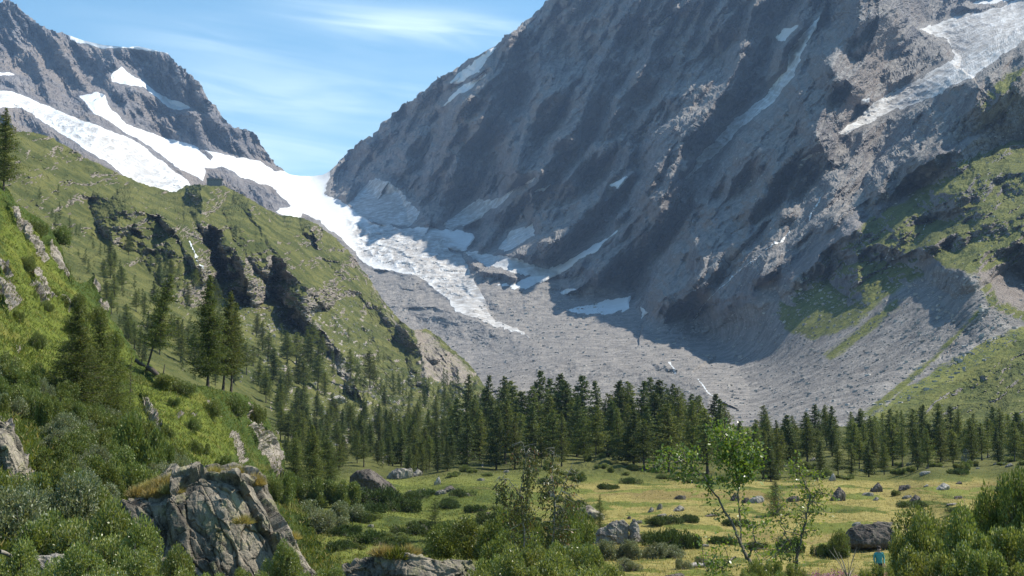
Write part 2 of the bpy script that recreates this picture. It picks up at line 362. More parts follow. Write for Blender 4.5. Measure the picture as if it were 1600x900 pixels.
mor = poly_sd(wx, wy, [(560, 395), (600, 420), (700, 400), (760, 440), (880, 445), (960, 450), (1015, 505), (1060, 508), (1120, 500), (1200, 450), (1260, 425), (1330, 470), (1400, 440), (1480, 410), (1530, 430), (1545, 480), (1620, 500), (1620, 520), (1500, 590), (1370, 650), (1400, 720), (500, 720), (560, 560), (520, 450)])
grass = np.maximum.reduce([
    poly_sd(wx, wy, [(1215, 512), (1205, 480), (1260, 425), (1330, 365), (1400, 320), (1470, 260), (1560, 225), (1900, 150), (1900, 410), (1560, 415), (1520, 430), (1470, 412), (1400, 460), (1330, 515), (1270, 530)]),
    poly_sd(wx, wy, [(1330, 690), (1370, 640), (1440, 592), (1540, 530), (1640, 500), (1900, 480), (1900, 720), (1330, 720)]),
    poly_sd(wx, wy, [(1450, 215), (1490, 180), (1560, 110), (1620, 70), (1900, 0), (1900, 240), (1560, 215), (1500, 200)]) - 12,
    poly_sd(px, py, [(1290, 555), (1400, 470), (1405, 480), (1300, 560)]) + 2, poly_sd(px, py, [(1340, 650), (1450, 565), (1532, 480), (1536, 488), (1460, 566), (1360, 652)]),
    poly_sd(px, py, [(1525, 430), (1545, 440), (1560, 470), (1640, 500), (1600, 505), (1545, 480)])])
snowy = sstep(snow_sd, -6, 2); morm = sstep(mor, -14, 8) * (1 - snowy); glm = sstep(gl, -5, 12)
rockm = np.clip(1 - np.maximum(sstep(snow_sd, -14, 4), sstep(mor, -25, 6)), 0, 1)
lowr = sstep(px * .75 + py, 1270, 1420) * (px > 1000)
rm = rockm * (1 - lowr * .55)
# ribs that run down the fall line of each face
rightm = sstep(px, 440, 520)
al, ac = rot(px, py, 128); alw = 14 * fb2(px / 90, py / 90, 3, seed=31)
ribR = rg2((ac + alw) / 46, al / 210, 6, .58, seed=41)
al2, ac2 = rot(px, py, 60)
ribL = rg2((ac2 + alw) / 42, al2 / 170, 6, .6, seed=51)
al3, ac3 = rot(px, py, 142)
ribS = fb2((ac3 + .4 * alw) / 26, al3 / 200, 6, .6, seed=61)
big = rg2(px / 150 + .3 * fb2(px / 200, py / 200, 3), py / 150, 4, .5, seed=71)
alB, acB = rot(px + 30 * fb2(px / 160, py / 160, 3, seed=44), py + 30 * fb2(px / 160, py / 160, 3, seed=45), 124)
ribB = rg2(acB / 105, alB / 380, 3, .5, seed=47); ribB2 = rg2(acB / 60, alB / 150, 4, .5, seed=48)
B.D *= 1 - rm * rightm * (1 - lowr) * (.105 * (ribB - .5) + .040 * (ribB2 - .5) + .040 * (ribR - .5) + .045 * (big - .5)) - rm * (1 - rightm) * (.050 * (ribL - .5)) - (lowr * .012) * ribS
crag = rg2((ac3 + alw) / 34, al3 / 80, 6, .6, seed=81)
B.D *= 1 - lowr * rockm * .030 * (crag - .5) - lowr * (1 - rockm) * .0018 * (crag - .5)
# main crests of the right massif (upper end first)
for pts, a, wl, wr in (
    ([(900, -40), (868, 40), (852, 95), (842, 150), (826, 200), (800, 260)], .026, 30, 90),
    ([(1010, -60), (975, 30), (950, 80), (925, 120), (895, 170), (860, 240), (835, 290)], .020, 14, 120),
    ([(800, 52), (790, 100), (765, 150), (740, 200), (700, 280), (680, 330)], .022, 44, 26), ([(700, 115), (672, 170), (640, 230), (610, 280)], .014, 40, 26), ([(750, 85), (735, 130), (700, 190), (660, 260), (640, 300)], .012, 20, 26),
    ([(1120, -60), (1075, 60), (1050, 150), (1020, 220), (960, 300), (900, 360), (800, 400)], .028, 30, 90), ([(1060, -40), (1020, 60), (985, 140), (940, 210), (880, 290)], .014, 16, 60), ([(1010, 200), (960, 250), (900, 320), (850, 350)], .014, 16, 50),
    ([(1190, -40), (1166, 60), (1152, 110), (1108, 170), (1062, 230), (1042, 290), (1020, 340), (970, 400), (930, 430)], .034, 60, 34),
    ([(1350, -60), (1338, 20), (1290, 110), (1245, 160), (1190, 215), (1150, 275), (1120, 330), (1070, 400), (1030, 470)], .046, 40, 90),
    ([(1350, -60), (1400, 20), (1450, 60), (1490, 96)], .030, 80, 12),
    ([(1290, 100), (1330, 130), (1360, 150)], .022, 30, 30),
    ([(1255, 150), (1270, 200), (1290, 240)], .018, 26, 34),
    ([(1640, 40), (1590, 72), (1530, 112), (1495, 140), (1462, 185), (1448, 215), (1420, 245), (1370, 280)], .060, 22, 130),
    ([(1420, 245), (1330, 330), (1240, 400), (1130, 470)], .030, 30, 60),
    ([(1300, 290), (1260, 330), (1180, 370), (1100, 440)], .022, 30, 50),
    ):
    B.ridge(pts, a * 2.3, wl, wr, wx, wy)
# crags and benches on the grassy slope, and the lateral moraine crest
for pts, a, wl, wr in (
    ([(1335, 425), (1342, 395), (1362, 384), (1400, 384), (1442, 390)], .040, 60, 40), ([(1395, 352), (1420, 338), (1480, 332), (1530, 322)], .045, 60, 44), ([(1460, 385), (1490, 366), (1540, 350), (1640, 330)], .035, 50, 36),
    ([(1500, 425), (1530, 400), (1580, 385), (1660, 380)], .045, 40, 44), ([(1455, 385), (1470, 372), (1500, 368)], .03, 20, 24), ([(1495, 300), (1520, 285), (1580, 270), (1660, 262)], .040, 50, 44), ([(1380, 300), (1420, 270), (1470, 240)], .030, 50, 30),
    ([(1410, 345), (1430, 318), (1480, 300)], .026, 40, 26), ([(1130, 470), (1180, 420), (1240, 385), (1300, 345)], .030, 60, 40), ([(1170, 400), (1210, 350), (1270, 320), (1300, 300)], .030, 50, 34), ([(1240, 440), (1290, 390), (1335, 360)], .030, 40, 34), ([(1100, 400), (1150, 340), (1200, 300)], .03, 40, 30)):
    B.ridge(pts, a * 1.9, wl, wr, wx, wy)
B.ridge([(1500, 412), (1526, 432), (1540, 470), (1560, 485), (1640, 500), (1760, 520)], .035, 60, 42, wx * .4 + px * .6, wy * .4 + py * .6)
for pts, a, wl, wr in (([(1536, 485), (1460, 562), (1370, 645)], .007, 9, 9), ([(1280, 560), (1400, 470)], .004, 8, 8)):
    B.ridge(pts, a, wl, wr, px, py)
# cliffs of the left massif
for pts, a, wl, wr in (([(20, 0), (40, 60), (60, 110), (100, 160)], .014, 40, 30), ([(90, 50), (110, 110), (150, 150)], .010, 30, 30), ([(190, 75), (180, 115)], .012, 26, 20),
                       ([(272, 95), (300, 150), (330, 200), (390, 248)], .012, 40, 26), ([(163, 150), (200, 133), (235, 150), (270, 175), (340, 190)], .020, 60, 10), ([(150, 175), (182, 200)], .01, 30, 10)):
    B.ridge(pts, a, wl, wr, wx, wy)
# glacier: crevassed relief; moraine: hummocks and debris cones
crev = rg2(px / 26 + .5 * wy / 26, py / 12, 5, .6, seed=91)
ice_rough = np.maximum(sstep(poly_sd(px, py, [(540, 340), (700, 372), (740, 400), (740, 470), (700, 470), (640, 430), (560, 405)]), -10, 14), sstep(sn['band1'], -2, 8) * (px < 330))
ice_rough = np.maximum(ice_rough, .7 * np.maximum(sstep(sn['g2'], -2, 4), sstep(sn['g3'], -2, 6)))
B.D *= 1 - .0100 * ice_rough * (crev - .5) * snowy
hum = fb2(wx / 60, wy / 26, 6, .62, seed=101); hum2 = rg2(wx / 120, wy / 34, 5, .5, seed=103)
B.D *= 1 - morm * sstep(1240 - px, 0, 160) * (.016 * hum + .006 * (hum2 - .5))
B.ridge([(790, 600), (850, 572), (900, 566), (1000, 580), (1080, 598), (1110, 615)], .05, 26, 60, wx, wy)
B.ridge([(1030, 575), (1075, 572), (1110, 560)], .035, 8, 12, wx, wy)
B.ridge([(600, 470), (680, 480), (735, 500), (830, 540)], .02, 30, 20, wx, wy)
B.place(); B.normals()
sz = B.P * np.array([1, 1, 1.0])
amp = (rm * .0050 + morm * .0004 + .0012 * ice_rough * snowy + .0002) * B.D
k3 = fb3(sz / (B.D[..., None].mean() * 0 + 70.0), 5, .6, seed=5)
B.P = B.P + B.N * (amp * k3 * 1.6)[..., None]
for dd in (0,):
    B.normals()
nz = B.N[..., 2]
up = sstep(nz, .46, .66)
gm = .5 + np.clip(grass / 22.0, -.7, .5) * 1.0
gm = np.where(gm > .2, gm - (1 - up) * .95 + .12 * fb2(px / 30, py / 22, 4, seed=7), gm)
# streaks of scree running down the green slopes
gm -= (grass > -30) * .40 * np.clip(fb2(ac3 / 9, al3 / 120, 4, .6, seed=17) + .05, 0, 1) * (grass < 90)
shrub = np.zeros_like(px)
mask = np.zeros(px.shape + (4,), np.float32)
mask[..., 0] = .5 + np.clip(snow_sd / 7.0, -.8, .5) + np.where(snow_sd > -8, .75 * fb2(ac3 / 7, al3 / 30, 4, .6, seed=19) * rightm * (1 - .75 * sstep(gl, -8, 4)) + .2 * fb2(px / 9, py / 5, 4, seed=19) - .22 * ice_rough * np.clip(.45 - crev, 0, 1), 0)
mask[..., 1] = np.clip(gm, 0, 1)
screeright = .5 + np.clip(mor / 40, -.5, .5) + .2 * fb2(px / 40, py / 30, 4, seed=23)
gully = sstep(nz, .45, .62) * .8
mask[..., 2] = np.clip(np.maximum(screeright, gully * rightm * (1 - lowr)), 0, 1)
ddirt = sstep(poly_sd(px, py, [(600, 360), (680, 372), (750, 440), (830, 535), (790, 512), (730, 495), (690, 440), (640, 400)]), -22, 12) * 1.0
low3 = .28 * np.maximum(sstep(sn['g3'], -5, 0), .25 * sstep(sn['g2'], -5, 0)) + .8 * np.maximum(sstep(sn['apron1'], -4, 2), sstep(sn['apron2'], -4, 2)) + .5 * np.maximum(sstep(sn['apron3'], -4, 2), sstep(sn['apron4'], -4, 2))
mask[..., 3] = np.clip(np.maximum(ddirt, low3) + .22 * sstep(gl, -5, 0) + ice_rough * .8 * sstep(.82 - crev, 0, .35) + .28 * rightm * (1 - sstep(gl, -8, 4)), 0, 1)
MT_ROCK = terrain_mat('mountain_ground', 30.0, (.105, .10, .108), (.25, .235, .235), (.235, .195, .165), (.078, .096, .024), (.145, .150, .042), (.14, .132, .128), (.245, .23, .218))
def cell(a): return .25 * (a[:-1, :-1] + a[1:, :-1] + a[:-1, 1:] + a[1:, 1:])
cs, cm, cx_, cy_ = cell(snow_sd), cell(mor), cell(px), cell(py)
lab = np.zeros(cs.shape, int)
lab[(cx_ < 452 + (cy_ - 270) * .4)] = 1
lab[cm > 0] = 2
lab[(cx_ > 1200) & (cm > 0) & (cy_ < 1900 - cx_) ] = 0
big_sn = cell(np.maximum.reduce([gl, sn['band1'], sn['band2']])) ; big_sn = np.minimum(big_sn, cell(-np.maximum.reduce(ROCKIN)))
lab[big_sn > 2] = 3
B.split(lab, {0: ('mountain', MT_ROCK), 1: ('mountain', MT_ROCK), 2: ('moraine', MT_ROCK), 3: ('glacier', MT_ROCK)}, mask, back=((120, -40), (600, -500), (1500, -1500)))
print('backdrop', B.px.shape, round(_t.time() - _t0, 1))

# ============ the middle ground: green shoulder with cliffs, forest floor, flat meadow
def Dz(py, z=0.0): return (CAMZ - z) / -rayv(0.0, py)[1]
TOPM = [(-360, 90), (-200, 150), (-40, 178), (0, 190), (30, 206), (50, 206), (80, 214), (110, 232), (145, 252), (180, 268), (215, 284), (250, 296), (275, 300), (290, 290), (305, 288), (322, 290), (350, 290), (366, 298), (390, 310), (415, 326), (440, 338), (455, 337), (475, 341), (498, 352), (520, 368), (545, 392), (560, 412), (580, 440), (600, 472), (625, 500),
        (645, 516), (665, 513), (690, 530), (705, 545), (725, 560), (742, 580), (755, 600), (775, 625), (800, 645), (850, 660), (1000, 664), (1200, 668), (1800, 664)]
CM = [(-200, 150, 700), (0, 190, 850), (80, 215, 950), (180, 268, 1050), (270, 300, 1200), (330, 290, 1280), (366, 298, 1310), (440, 338, 1370), (475, 341, 1390), (520, 368, 1360), (560, 412, 1310), (600, 472, 1260), (650, 514, 1180), (700, 545, 1100), (742, 580, 1010), (765, 612, 900),
      (100, 300, 790), (0, 300, 640), (-200, 400, 400), (0, 400, 460), (200, 340, 860), (300, 340, 1020), (300, 400, 890), (100, 400, 600), (200, 450, 560), (400, 450, 910), (420, 380, 1080), (500, 430, 1080), (500, 520, 880), (400, 520, 740), (300, 500, 600), (200, 600, 300), (300, 650, 300), (600, 560, 900), (600, 600, 760), (700, 600, 880), (550, 560, 840),
      (500, 600, 640), (600, 640, 600), (700, 640, 620), (450, 640, 480), (400, 700, 320), (500, 680, 430), (600, 690, 420), (0, 600, 300), (-200, 700, 160), (0, 800, 130), (200, 800, 150)]
for x in (420, 560, 700, 850, 1000, 1150, 1300, 1450, 1600, 1780):
    for y, z in ((735, 1.5), (760, .8), (800, .2), (850, 0), (900, 0), (1000, 0)):
        zz = z + (max(0, (x - 1100) / 500) * (2.6 if y < 770 else 0.0))
        CM.append((x, y, float(Dz(y, zz))))
for x in (800, 950, 1100, 1250, 1400, 1600, 1780):
    CM += [(x, 700, 345), (x, 680, 440), (x, 665, 560)]
M = Sheet(-360, 1760, 1.5, TOPM, [(-360, 1000), (1760, 1000)], 1.5, CM)
px, py = M.px, M.py; wx, wy = M.warp(7, 26, 5)
hill = 1 - sstep(py - interp(px, [(300, 560), (500, 620), (700, 640), (760, 650), (850, 640), (1000, 600)]), 0, 60); hill = hill * (px < 900)
al, ac = rot(px, py, 48)
M.D *= 1 - hill * (.040 * (rg2(px / 70, py / 50, 5, .5, seed=110) - .5) + .006 * fb2(ac / 10, al / 30, 5, .6, seed=111))
M.D *= 1 - sstep(hill, 0, 1) * sstep(px, 440, 640) * .036 * (rg2(ac / 40, al / 130, 5, .55, seed=112) - .5)
for pts, a, wl, wr in (
    ([(206, 322), (228, 330), (255, 345), (270, 358), (285, 385), (306, 415)], .075, 64, 34), ([(262, 344), (285, 352), (304, 392), (310, 414)], .030, 16, 34),
    ([(318, 298), (314, 325), (318, 345), (345, 358), (362, 385), (380, 410), (384, 436)], .060, 30, 46), ([(350, 385), (358, 425)], .02, 10, 14), ([(372, 400), (384, 436)], .02, 10, 14),
    ([(392, 326), (400, 352), (412, 365), (432, 395), (455, 425), (478, 450)], .065, 42, 50), ([(455, 337), (462, 350), (484, 372)], .02, 14, 26), ([(478, 342), (486, 360)], .02, 12, 22),
    ([(470, 490), (505, 515), (540, 560), (556, 600)], .035, 18, 46), ([(645, 512), (660, 540), (665, 590)], .04, 26, 40), ([(695, 548), (715, 580), (722, 600)], .04, 30, 34),
    ([(600, 470), (640, 530)], .015, 20, 20)):
    M.ridge(pts, a * 2.4, wl, wr, wx, wy, p=.8)
flat = 1 - hill
meadow = sstep(py, 735, 760) * sstep(px + (py - 735) * .6, 470, 560)
# forest-floor knolls and gentle hummocks of the meadow (height, metres)
M.place()
hz = flat * (1 - meadow) * 2.2 * fb2(M.P[..., 0] / 34, M.P[..., 1] / 40, 5, .5, seed=120) * sstep(py, 560, 700)
hz += meadow * (.55 * fb2(M.P[..., 0] / 13, M.P[..., 1] / 17, 5, .5, seed=121) + .9 * fb2(M.P[..., 0] / 50, M.P[..., 1] / 60, 2, .5, seed=125))
hz += (2.2 + 1.2 * fb2(px / 20, py / 6, 3, seed=126)) * np.exp(-((px - 945) / 60) ** 2 - ((py - 735) / 8) ** 2)
lefth = sstep(900 - px, 0, 260) * meadow
hz += lefth * .9 * np.clip(fb2(M.P[..., 0] / 7, M.P[..., 1] / 9, 4, .5, seed=122), 0, 1)
M.P[..., 2] += hz
M.normals()
k3 = fb3(M.P / 14.0, 5, .6, seed=6)
nz = M.N[..., 2]
steep = 1 - sstep(nz, .42, .60)
M.P = M.P + M.N * (hill * (2.4 + 4.0 * steep) * k3 * (M.D / 1000.0 + .2))[..., None]
M.normals(); nz = M.N[..., 2]
# grass against rock: steep ground is bare; patches of blocks and pale outcrops on the lower slope
rocks = .5 + .9 * (.47 - sstep(nz, .34, .60)) * hill
spots = fb2(px / 11, py / 7, 5, .65, seed=130)
bl = sstep(poly_sd(px, py, [(360, 440), (560, 470), (600, 560), (760, 600), (760, 720), (420, 700), (420, 600), (340, 500)]), -40, 40)
out1 = np.maximum.reduce([poly_sd(wx, wy, q) for q in ([(470, 492), (500, 500), (530, 545), (552, 590), (540, 600), (505, 560)], [(640, 512), (668, 512), (700, 545), (745, 580), (740, 606), (690, 600), (650, 590), (655, 560)], [(575, 420), (600, 470), (640, 520), (630, 530), (590, 470)], [(520, 372), (545, 392), (580, 436), (560, 425)])])
g = 1 - np.clip(rocks, 0, 1)
g = np.where(hill > .3, .5 + (.62 * (sstep(nz, .30, .56) - .42)), .75)
g = g - .8 * sstep(spots, .30, .6) * hill * (.35 + .4 * sstep(px, 300, 600)) - .9 * bl * sstep(spots, .14, .42) - sstep(out1, -6, 8) * .42
g = np.where(meadow > .4, .95, g)
mask = np.zeros(px.shape + (4,), np.float32)
mask[..., 1] = np.clip(g, 0, 1); mask[..., 2] = np.clip(.45 * bl + .25 * fb2(px / 20, py / 14, 3, seed=33), 0, 1)
straw = meadow * (.5 + .38 * sstep(px, 760, 1060) - .55 * lefth - 1.1 * sstep(fb2(px / 90, py / 11, 5, .6, seed=141), -.02, .28) + .4 * fb2(px / 60, py / 9, 5, .6, seed=140))
straw = np.clip(np.maximum(straw, (1 - meadow) * sstep(py, 600, 720) * .28), 0, 1)
olive = hill
mask[..., 3] = straw; mask[..., 0] = meadow
MID_P_MASK = (mask, meadow, hill)

def ground_mat():
    m, b = newmat('valley_ground')
    at = b.n('ShaderNodeAttribute', attribute_name='mask'); sp = b.n('ShaderNodeSeparateColor'); b.put(sp.inputs[0], at.outputs['Color'])
    pos = b.n('ShaderNodeNewGeometry').outputs['Position']
    nA = b.noise(pos, .03, 6, .6); nB = b.noise(pos, .16, 6, .68); nC = b.noise(pos, 1.1, 5, .7)
    gA = b.mix(b.ss(nA, .38, .62), (.058, .067, .020), (.118, .119, .038))
    gA = b.mix(b.m('MULTIPLY', sp.outputs[0], .8), gA, b.mix(b.ss(nA, .4, .6), (.085, .110, .020), (.165, .185, .040)))
    gA = b.mix(b.m('MULTIPLY', b.ss(nB, .5, .66), .75), gA, (.028, .048, .014))
    gA = b.mix(b.m('MULTIPLY', b.ss(nC, .5, .75), .35), gA, (.13, .145, .04))
    st = b.mix(b.ss(nC, .3, .7), (.20, .165, .050), (.31, .265, .095))
    st = b.mix(b.m('MULTIPLY', b.ss(nB, .47, .68), .5), st, (.13, .13, .035))
    st = b.mix(b.m('MULTIPLY', b.ss(nA, .5, .62), .6), st, (.16, .115, .05))
    gr = b.mix(b.ss(b.m('ADD', at.outputs['Alpha'], b.m('MULTIPLY', b.m('SUBTRACT', nB, .5), .9)), .25, .75), gA, st)
    rock = b.mix(b.ss(nB, .36, .64), (.135, .118, .105), (.30, .255, .215))
    rock = b.mix(b.m('MULTIPLY', b.ss(nC, .45, .7), .5), rock, (.42, .38, .34))
    sc = b.mix(b.ss(nC, .4, .62), (.15, .14, .13), (.42, .40, .37))
    nz = b.m('SUBTRACT', b.m('ADD', b.m('MULTIPLY', nB, .6), b.m('MULTIPLY', nC, .4)), .5)
    c = b.mix(b.ss(b.m('ADD', sp.outputs[2], b.m('MULTIPLY', nz, .8)), .4, .6), rock, sc)
    c = b.mix(b.ss(b.m('ADD', sp.outputs[1], b.m('MULTIPLY', nz, 1.0)), .42, .56), c, gr)
    h = b.m('ADD', nB, b.m('MULTIPLY', nC, .4))
    fin(b, c, .95, h, 1.6, .8, .1)
    return m
MAT_GROUND = ground_mat()
cmd = cell(meadow); ch = cell(hill); cx_, cy_ = cell(px), cell(py)
lab = np.where(cmd > .5, 1, np.where(ch > .5, 0, 2))
M.split(lab, {0: ('hillside', MAT_GROUND), 1: ('meadow', MAT_GROUND), 2: ('forest_floor', MAT_GROUND)}, mask, back=((40, -6), (150, -40), (300, -200)))
print('middle', M.px.shape, round(_t.time() - _t0, 1))

# ============ the steep near slope on the left
TOPN = [(-300, 180), (-60, 270), (0, 288), (12, 300), (24, 318), (42, 330), (60, 342), (75, 356), (88, 380), (100, 402), (112, 430), (128, 440), (142, 436), (152, 452), (160, 476), (172, 498), (188, 520), (205, 545), (222, 566), (240, 578), (262, 590), (290, 598), (318, 604), (345, 606), (368, 612), (390, 622), (408, 640),
        (425, 668), (438, 700), (446, 730), (452, 760), (470, 800), (500, 850), (540, 900), (600, 960), (700, 1040)]
CN = [(-300, 180, 120), (0, 288, 158), (110, 430, 150), (60, 342, 155), (0, 450, 108), (150, 455, 150), (205, 545, 142), (240, 578, 130), (100, 560, 96), (150, 640, 88), (325, 604, 128), (390, 622, 150), (430, 680, 160), (446, 730, 152), (300, 680, 100), (250, 640, 104), (400, 720, 130), (300, 740, 72), (200, 760, 52), (350, 800, 60),
      (100, 700, 56), (0, 650, 58), (-300, 500, 60), (0, 800, 32), (200, 850, 34), (0, 900, 22), (300, 900, 34), (400, 860, 60), (450, 790, 105), (480, 830, 90), (500, 860, 70), (540, 905, 56), (450, 930, 48), (300, 1000, 22), (0, 1000, 16), (-300, 900, 15), (600, 965, 45), (600, 1040, 30), (400, 1040, 24)]
N = Sheet(-380, 660, 1.5, TOPN, [(-380, 1050), (700, 1050)], 1.5, CN)
px, py = N.px, N.py; wx, wy = N.warp(5, 22, 8)
al, ac = rot(px, py, 60)
N.D *= 1 - .012 * fb2(px / 70, py / 50, 5, .5, seed=150) - .010 * (rg2(ac / 40, al / 110, 5, .55, seed=151) - .5)
SLABS = [[(14, 322), (26, 330), (36, 352), (50, 372), (66, 392), (70, 412), (60, 405), (44, 380), (24, 350)], [(74, 378), (84, 384), (96, 410), (112, 442), (98, 436), (84, 412)], [(-5, 408), (8, 418), (22, 438), (12, 436), (-5, 420)], [(-5, 438), (12, 446), (24, 478), (14, 492), (6, 470), (-5, 460)],
         [(44, 448), (56, 442), (66, 462), (72, 478), (58, 470)], [(50, 420), (62, 428), (76, 462), (84, 470), (74, 470), (62, 450)], [(88, 456), (98, 464), (108, 490), (98, 484)], [(140, 420), (150, 440), (165, 464), (158, 462), (146, 448)], [(152, 470), (162, 478), (166, 492), (158, 490)],
         [(220, 618), (232, 630), (250, 672), (238, 664), (228, 645)], [(320, 620), (326, 626), (342, 656), (334, 652)], [(358, 668), (366, 682), (386, 728), (378, 726), (362, 700)], [(384, 632), (396, 650), (420, 700), (440, 744), (428, 744), (408, 712), (392, 676)], [(412, 670), (424, 684), (446, 720), (438, 722), (420, 700)],
         [(-5, 652), (10, 664), (22, 690), (40, 720), (48, 750), (40, 780), (20, 776), (-5, 740)], [(270, 645), (284, 650), (282, 656), (272, 652)], [(335, 722), (352, 735), (348, 742)], [(295, 652), (303, 655), (300, 660)], [(20, 545), (32, 548), (28, 556)]]
sl = np.maximum.reduce([poly_sd(wx, wy, q) for q in SLABS])
slm = sstep(sl, -7, 1)
al2, ac2 = rot(px, py, 62)
for q in SLABS:
    q = np.array(q, float); c = q.mean(0); i = q[:, 1].argmin(); j = q[:, 1].argmax()
    if q[j, 1] - q[i, 1] < 26: continue
    N.ridge([tuple(q[i]), tuple(c), tuple(q[j])], .012 if q[:, 0].max() < 110 else .003, 9, 16, wx, wy)
N.place(); N.normals()
strata = rg2(ac2 / 7, al2 / 60, 4, .6, seed=160)
k3 = fb3(N.P / 2.6, 5, .6, seed=9); k4 = fb3(N.P / 9.0, 3, .5, seed=10)
N.P = N.P + N.N * (k4 * 1.1 * (1 - slm) + k3 * .45 * (1 - slm * .5) + slm * (strata - .3) * 1.3)[..., None] * np.clip(N.D / 90, .3, 1)[..., None]
mask = np.zeros(px.shape + (4,), np.float32)
mask[..., 1] = np.clip(.5 - np.clip(sl / 5, -.5, .5) * 1.0, 0, 1)
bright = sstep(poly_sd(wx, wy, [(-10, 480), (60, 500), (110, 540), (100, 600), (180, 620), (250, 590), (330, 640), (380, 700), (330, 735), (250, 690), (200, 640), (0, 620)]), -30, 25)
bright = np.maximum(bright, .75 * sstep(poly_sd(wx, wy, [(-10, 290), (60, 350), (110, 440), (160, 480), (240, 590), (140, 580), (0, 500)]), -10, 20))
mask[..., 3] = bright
def slope_mat():
    m, b = newmat('slope_ground')
    at = b.n('ShaderNodeAttribute', attribute_name='mask'); sp = b.n('ShaderNodeSeparateColor'); b.put(sp.inputs[0], at.outputs['Color'])
    pos = b.n('ShaderNodeNewGeometry').outputs['Position']
    nA = b.noise(pos, .14, 6, .6); nB = b.noise(pos, .8, 6, .68); nC = b.noise(pos, 5, 5, .7)
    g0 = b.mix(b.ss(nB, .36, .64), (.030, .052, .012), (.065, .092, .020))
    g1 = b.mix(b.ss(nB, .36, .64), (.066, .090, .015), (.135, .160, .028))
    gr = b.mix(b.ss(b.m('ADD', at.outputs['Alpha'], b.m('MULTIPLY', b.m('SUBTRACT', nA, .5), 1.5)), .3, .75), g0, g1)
    gr = b.mix(b.m('MULTIPLY', b.ss(nA, .52, .68), .45), gr, (.16, .135, .035))
    gr = b.mix(b.m('MULTIPLY', b.ss(nC, .5, .7), .35), gr, (.16, .20, .035))
    rock = b.mix(b.ss(nB, .34, .66), (.14, .118, .10), (.36, .315, .27))
    rock = b.mix(b.m('MULTIPLY', b.ss(nC, .42, .7), .5), rock, (.46, .42, .36))
    nz = b.m('SUBTRACT', b.m('ADD', b.m('MULTIPLY', nB, .5), b.m('MULTIPLY', nC, .5)), .5)
    c = b.mix(b.ss(b.m('ADD', sp.outputs[1], b.m('MULTIPLY', nz, .5)), .42, .56), rock, gr)
    fin(b, c, .95, b.m('ADD', nB, b.m('MULTIPLY', nC, .3)), .6, .8, .1)
    return m
MAT_SLOPE = slope_mat()
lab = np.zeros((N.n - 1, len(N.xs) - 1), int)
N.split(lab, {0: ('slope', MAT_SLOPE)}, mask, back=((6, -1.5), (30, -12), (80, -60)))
print('near', N.px.shape, round(_t.time() - _t0, 1))

# ============ the ground at the viewer's feet and one wide base sheet to the horizon
gx, gy = np.meshgrid(np.concatenate([np.linspace(-60, 60, 161), np.linspace(62, 120, 20)]), np.concatenate([np.linspace(-60, 108, 220)]))
zf = np.interp(gy, [-60, 0, 6, 30, 60, 95, 108], [15.5, 13.7, 12.9, 10.2, 6.1, .3, -1.0])
zf = zf + .16 * fb2(gx / 5, gy / 5, 5, .5, seed=170) + .1 * np.clip(-gx - 8, 0, 80) * np.clip(1 - gy / 60, 0, 1)
def zground(x, y): return float(np.interp(y, [-60, 0, 6, 30, 60, 95, 108], [15.5, 13.7, 12.9, 10.2, 6.1, .3, -1.0]))
V = np.stack([gx, gy, zf], -1).reshape(-1, 3); ii = np.arange(gx.size).reshape(gx.shape)
mk = np.zeros((len(V), 4), np.float32); mk[:, 1] = .9; mk[:, 3] = .35
q = np.stack([ii[:-1, :-1], ii[:-1, 1:], ii[1:, 1:], ii[1:, :-1]], -1).reshape(-1, 4)
tag(new_mesh('bank', V, q, MAT_GROUND, {'mask': ('POINT', 'FLOAT_COLOR', mk)}), kind='structure')
R = 16000.0; q = 40; gx, gy = np.meshgrid(np.linspace(-R, R, q), np.linspace(-R, R, q))
V = np.stack([gx, gy, np.full_like(gx, -12.0) - 40 * (np.abs(gx) > 3000)], -1).reshape(-1, 3); ii = np.arange(q * q).reshape(q, q)
mk = np.zeros((len(V), 4), np.float32); mk[:, 1] = .9
tag(new_mesh('ground', V, np.stack([ii[:-1, :-1], ii[:-1, 1:], ii[1:, 1:], ii[1:, :-1]], -1).reshape(-1, 4), MAT_GROUND, {'mask': ('POINT', 'FLOAT_COLOR', mk)}), kind='structure')

# ============ the air: one closed box of thin haze
def rubble(name, sheet, n, region, smin, smax, seed, mat, keep):
    """loose blocks too many to count, one mesh"""
    rng = np.random.default_rng(seed); x = rng.uniform(region[0], region[2], n); y = rng.uniform(region[1], region[3], n); k = keep(x, y, rng); x = x[k]; y = y[k]; n = len(x)
    c = sheet.lookup(x, y); D = c[:, 1]; s = (smin + (smax - smin) * rng.random(n) ** 9) * (.25 + .75 * D / 1500.0)
    base = np.array([[-1, -1, -1], [1, -1, -1], [1, 1, -1], [-1, 1, -1], [-1, -1, 1], [1, -1, 1], [1, 1, 1], [-1, 1, 1]], float)
    V = base[None] * (.55 + .55 * rng.random((n, 8, 3))) * np.stack([1 + .6 * rng.random(n), 1 + .3 * rng.random(n), .5 + .5 * rng.random(n)], -1)[:, None]
    a = rng.random(n) * 6.28; ca, sa = np.cos(a)[:, None], np.sin(a)[:, None]; V = np.stack([V[..., 0] * ca - V[..., 1] * sa, V[..., 0] * sa + V[..., 1] * ca, V[..., 2]], -1)
    V = V * s[:, None, None] * .5 + c[:, None]; V[..., 2] += .1 * s[:, None]
    f = np.array([[0, 3, 2, 1], [4, 5, 6, 7], [0, 1, 5, 4], [1, 2, 6, 5], [2, 3, 7, 6], [3, 0, 4, 7]])
    Fq = (f[None] + 8 * np.arange(n)[:, None, None]).reshape(-1, 4)
    return tag(new_mesh(name, V.reshape(-1, 3), Fq, mat, {'v': ('FACE', 'FLOAT', np.repeat(rng.random(n), 6))}), kind='stuff')
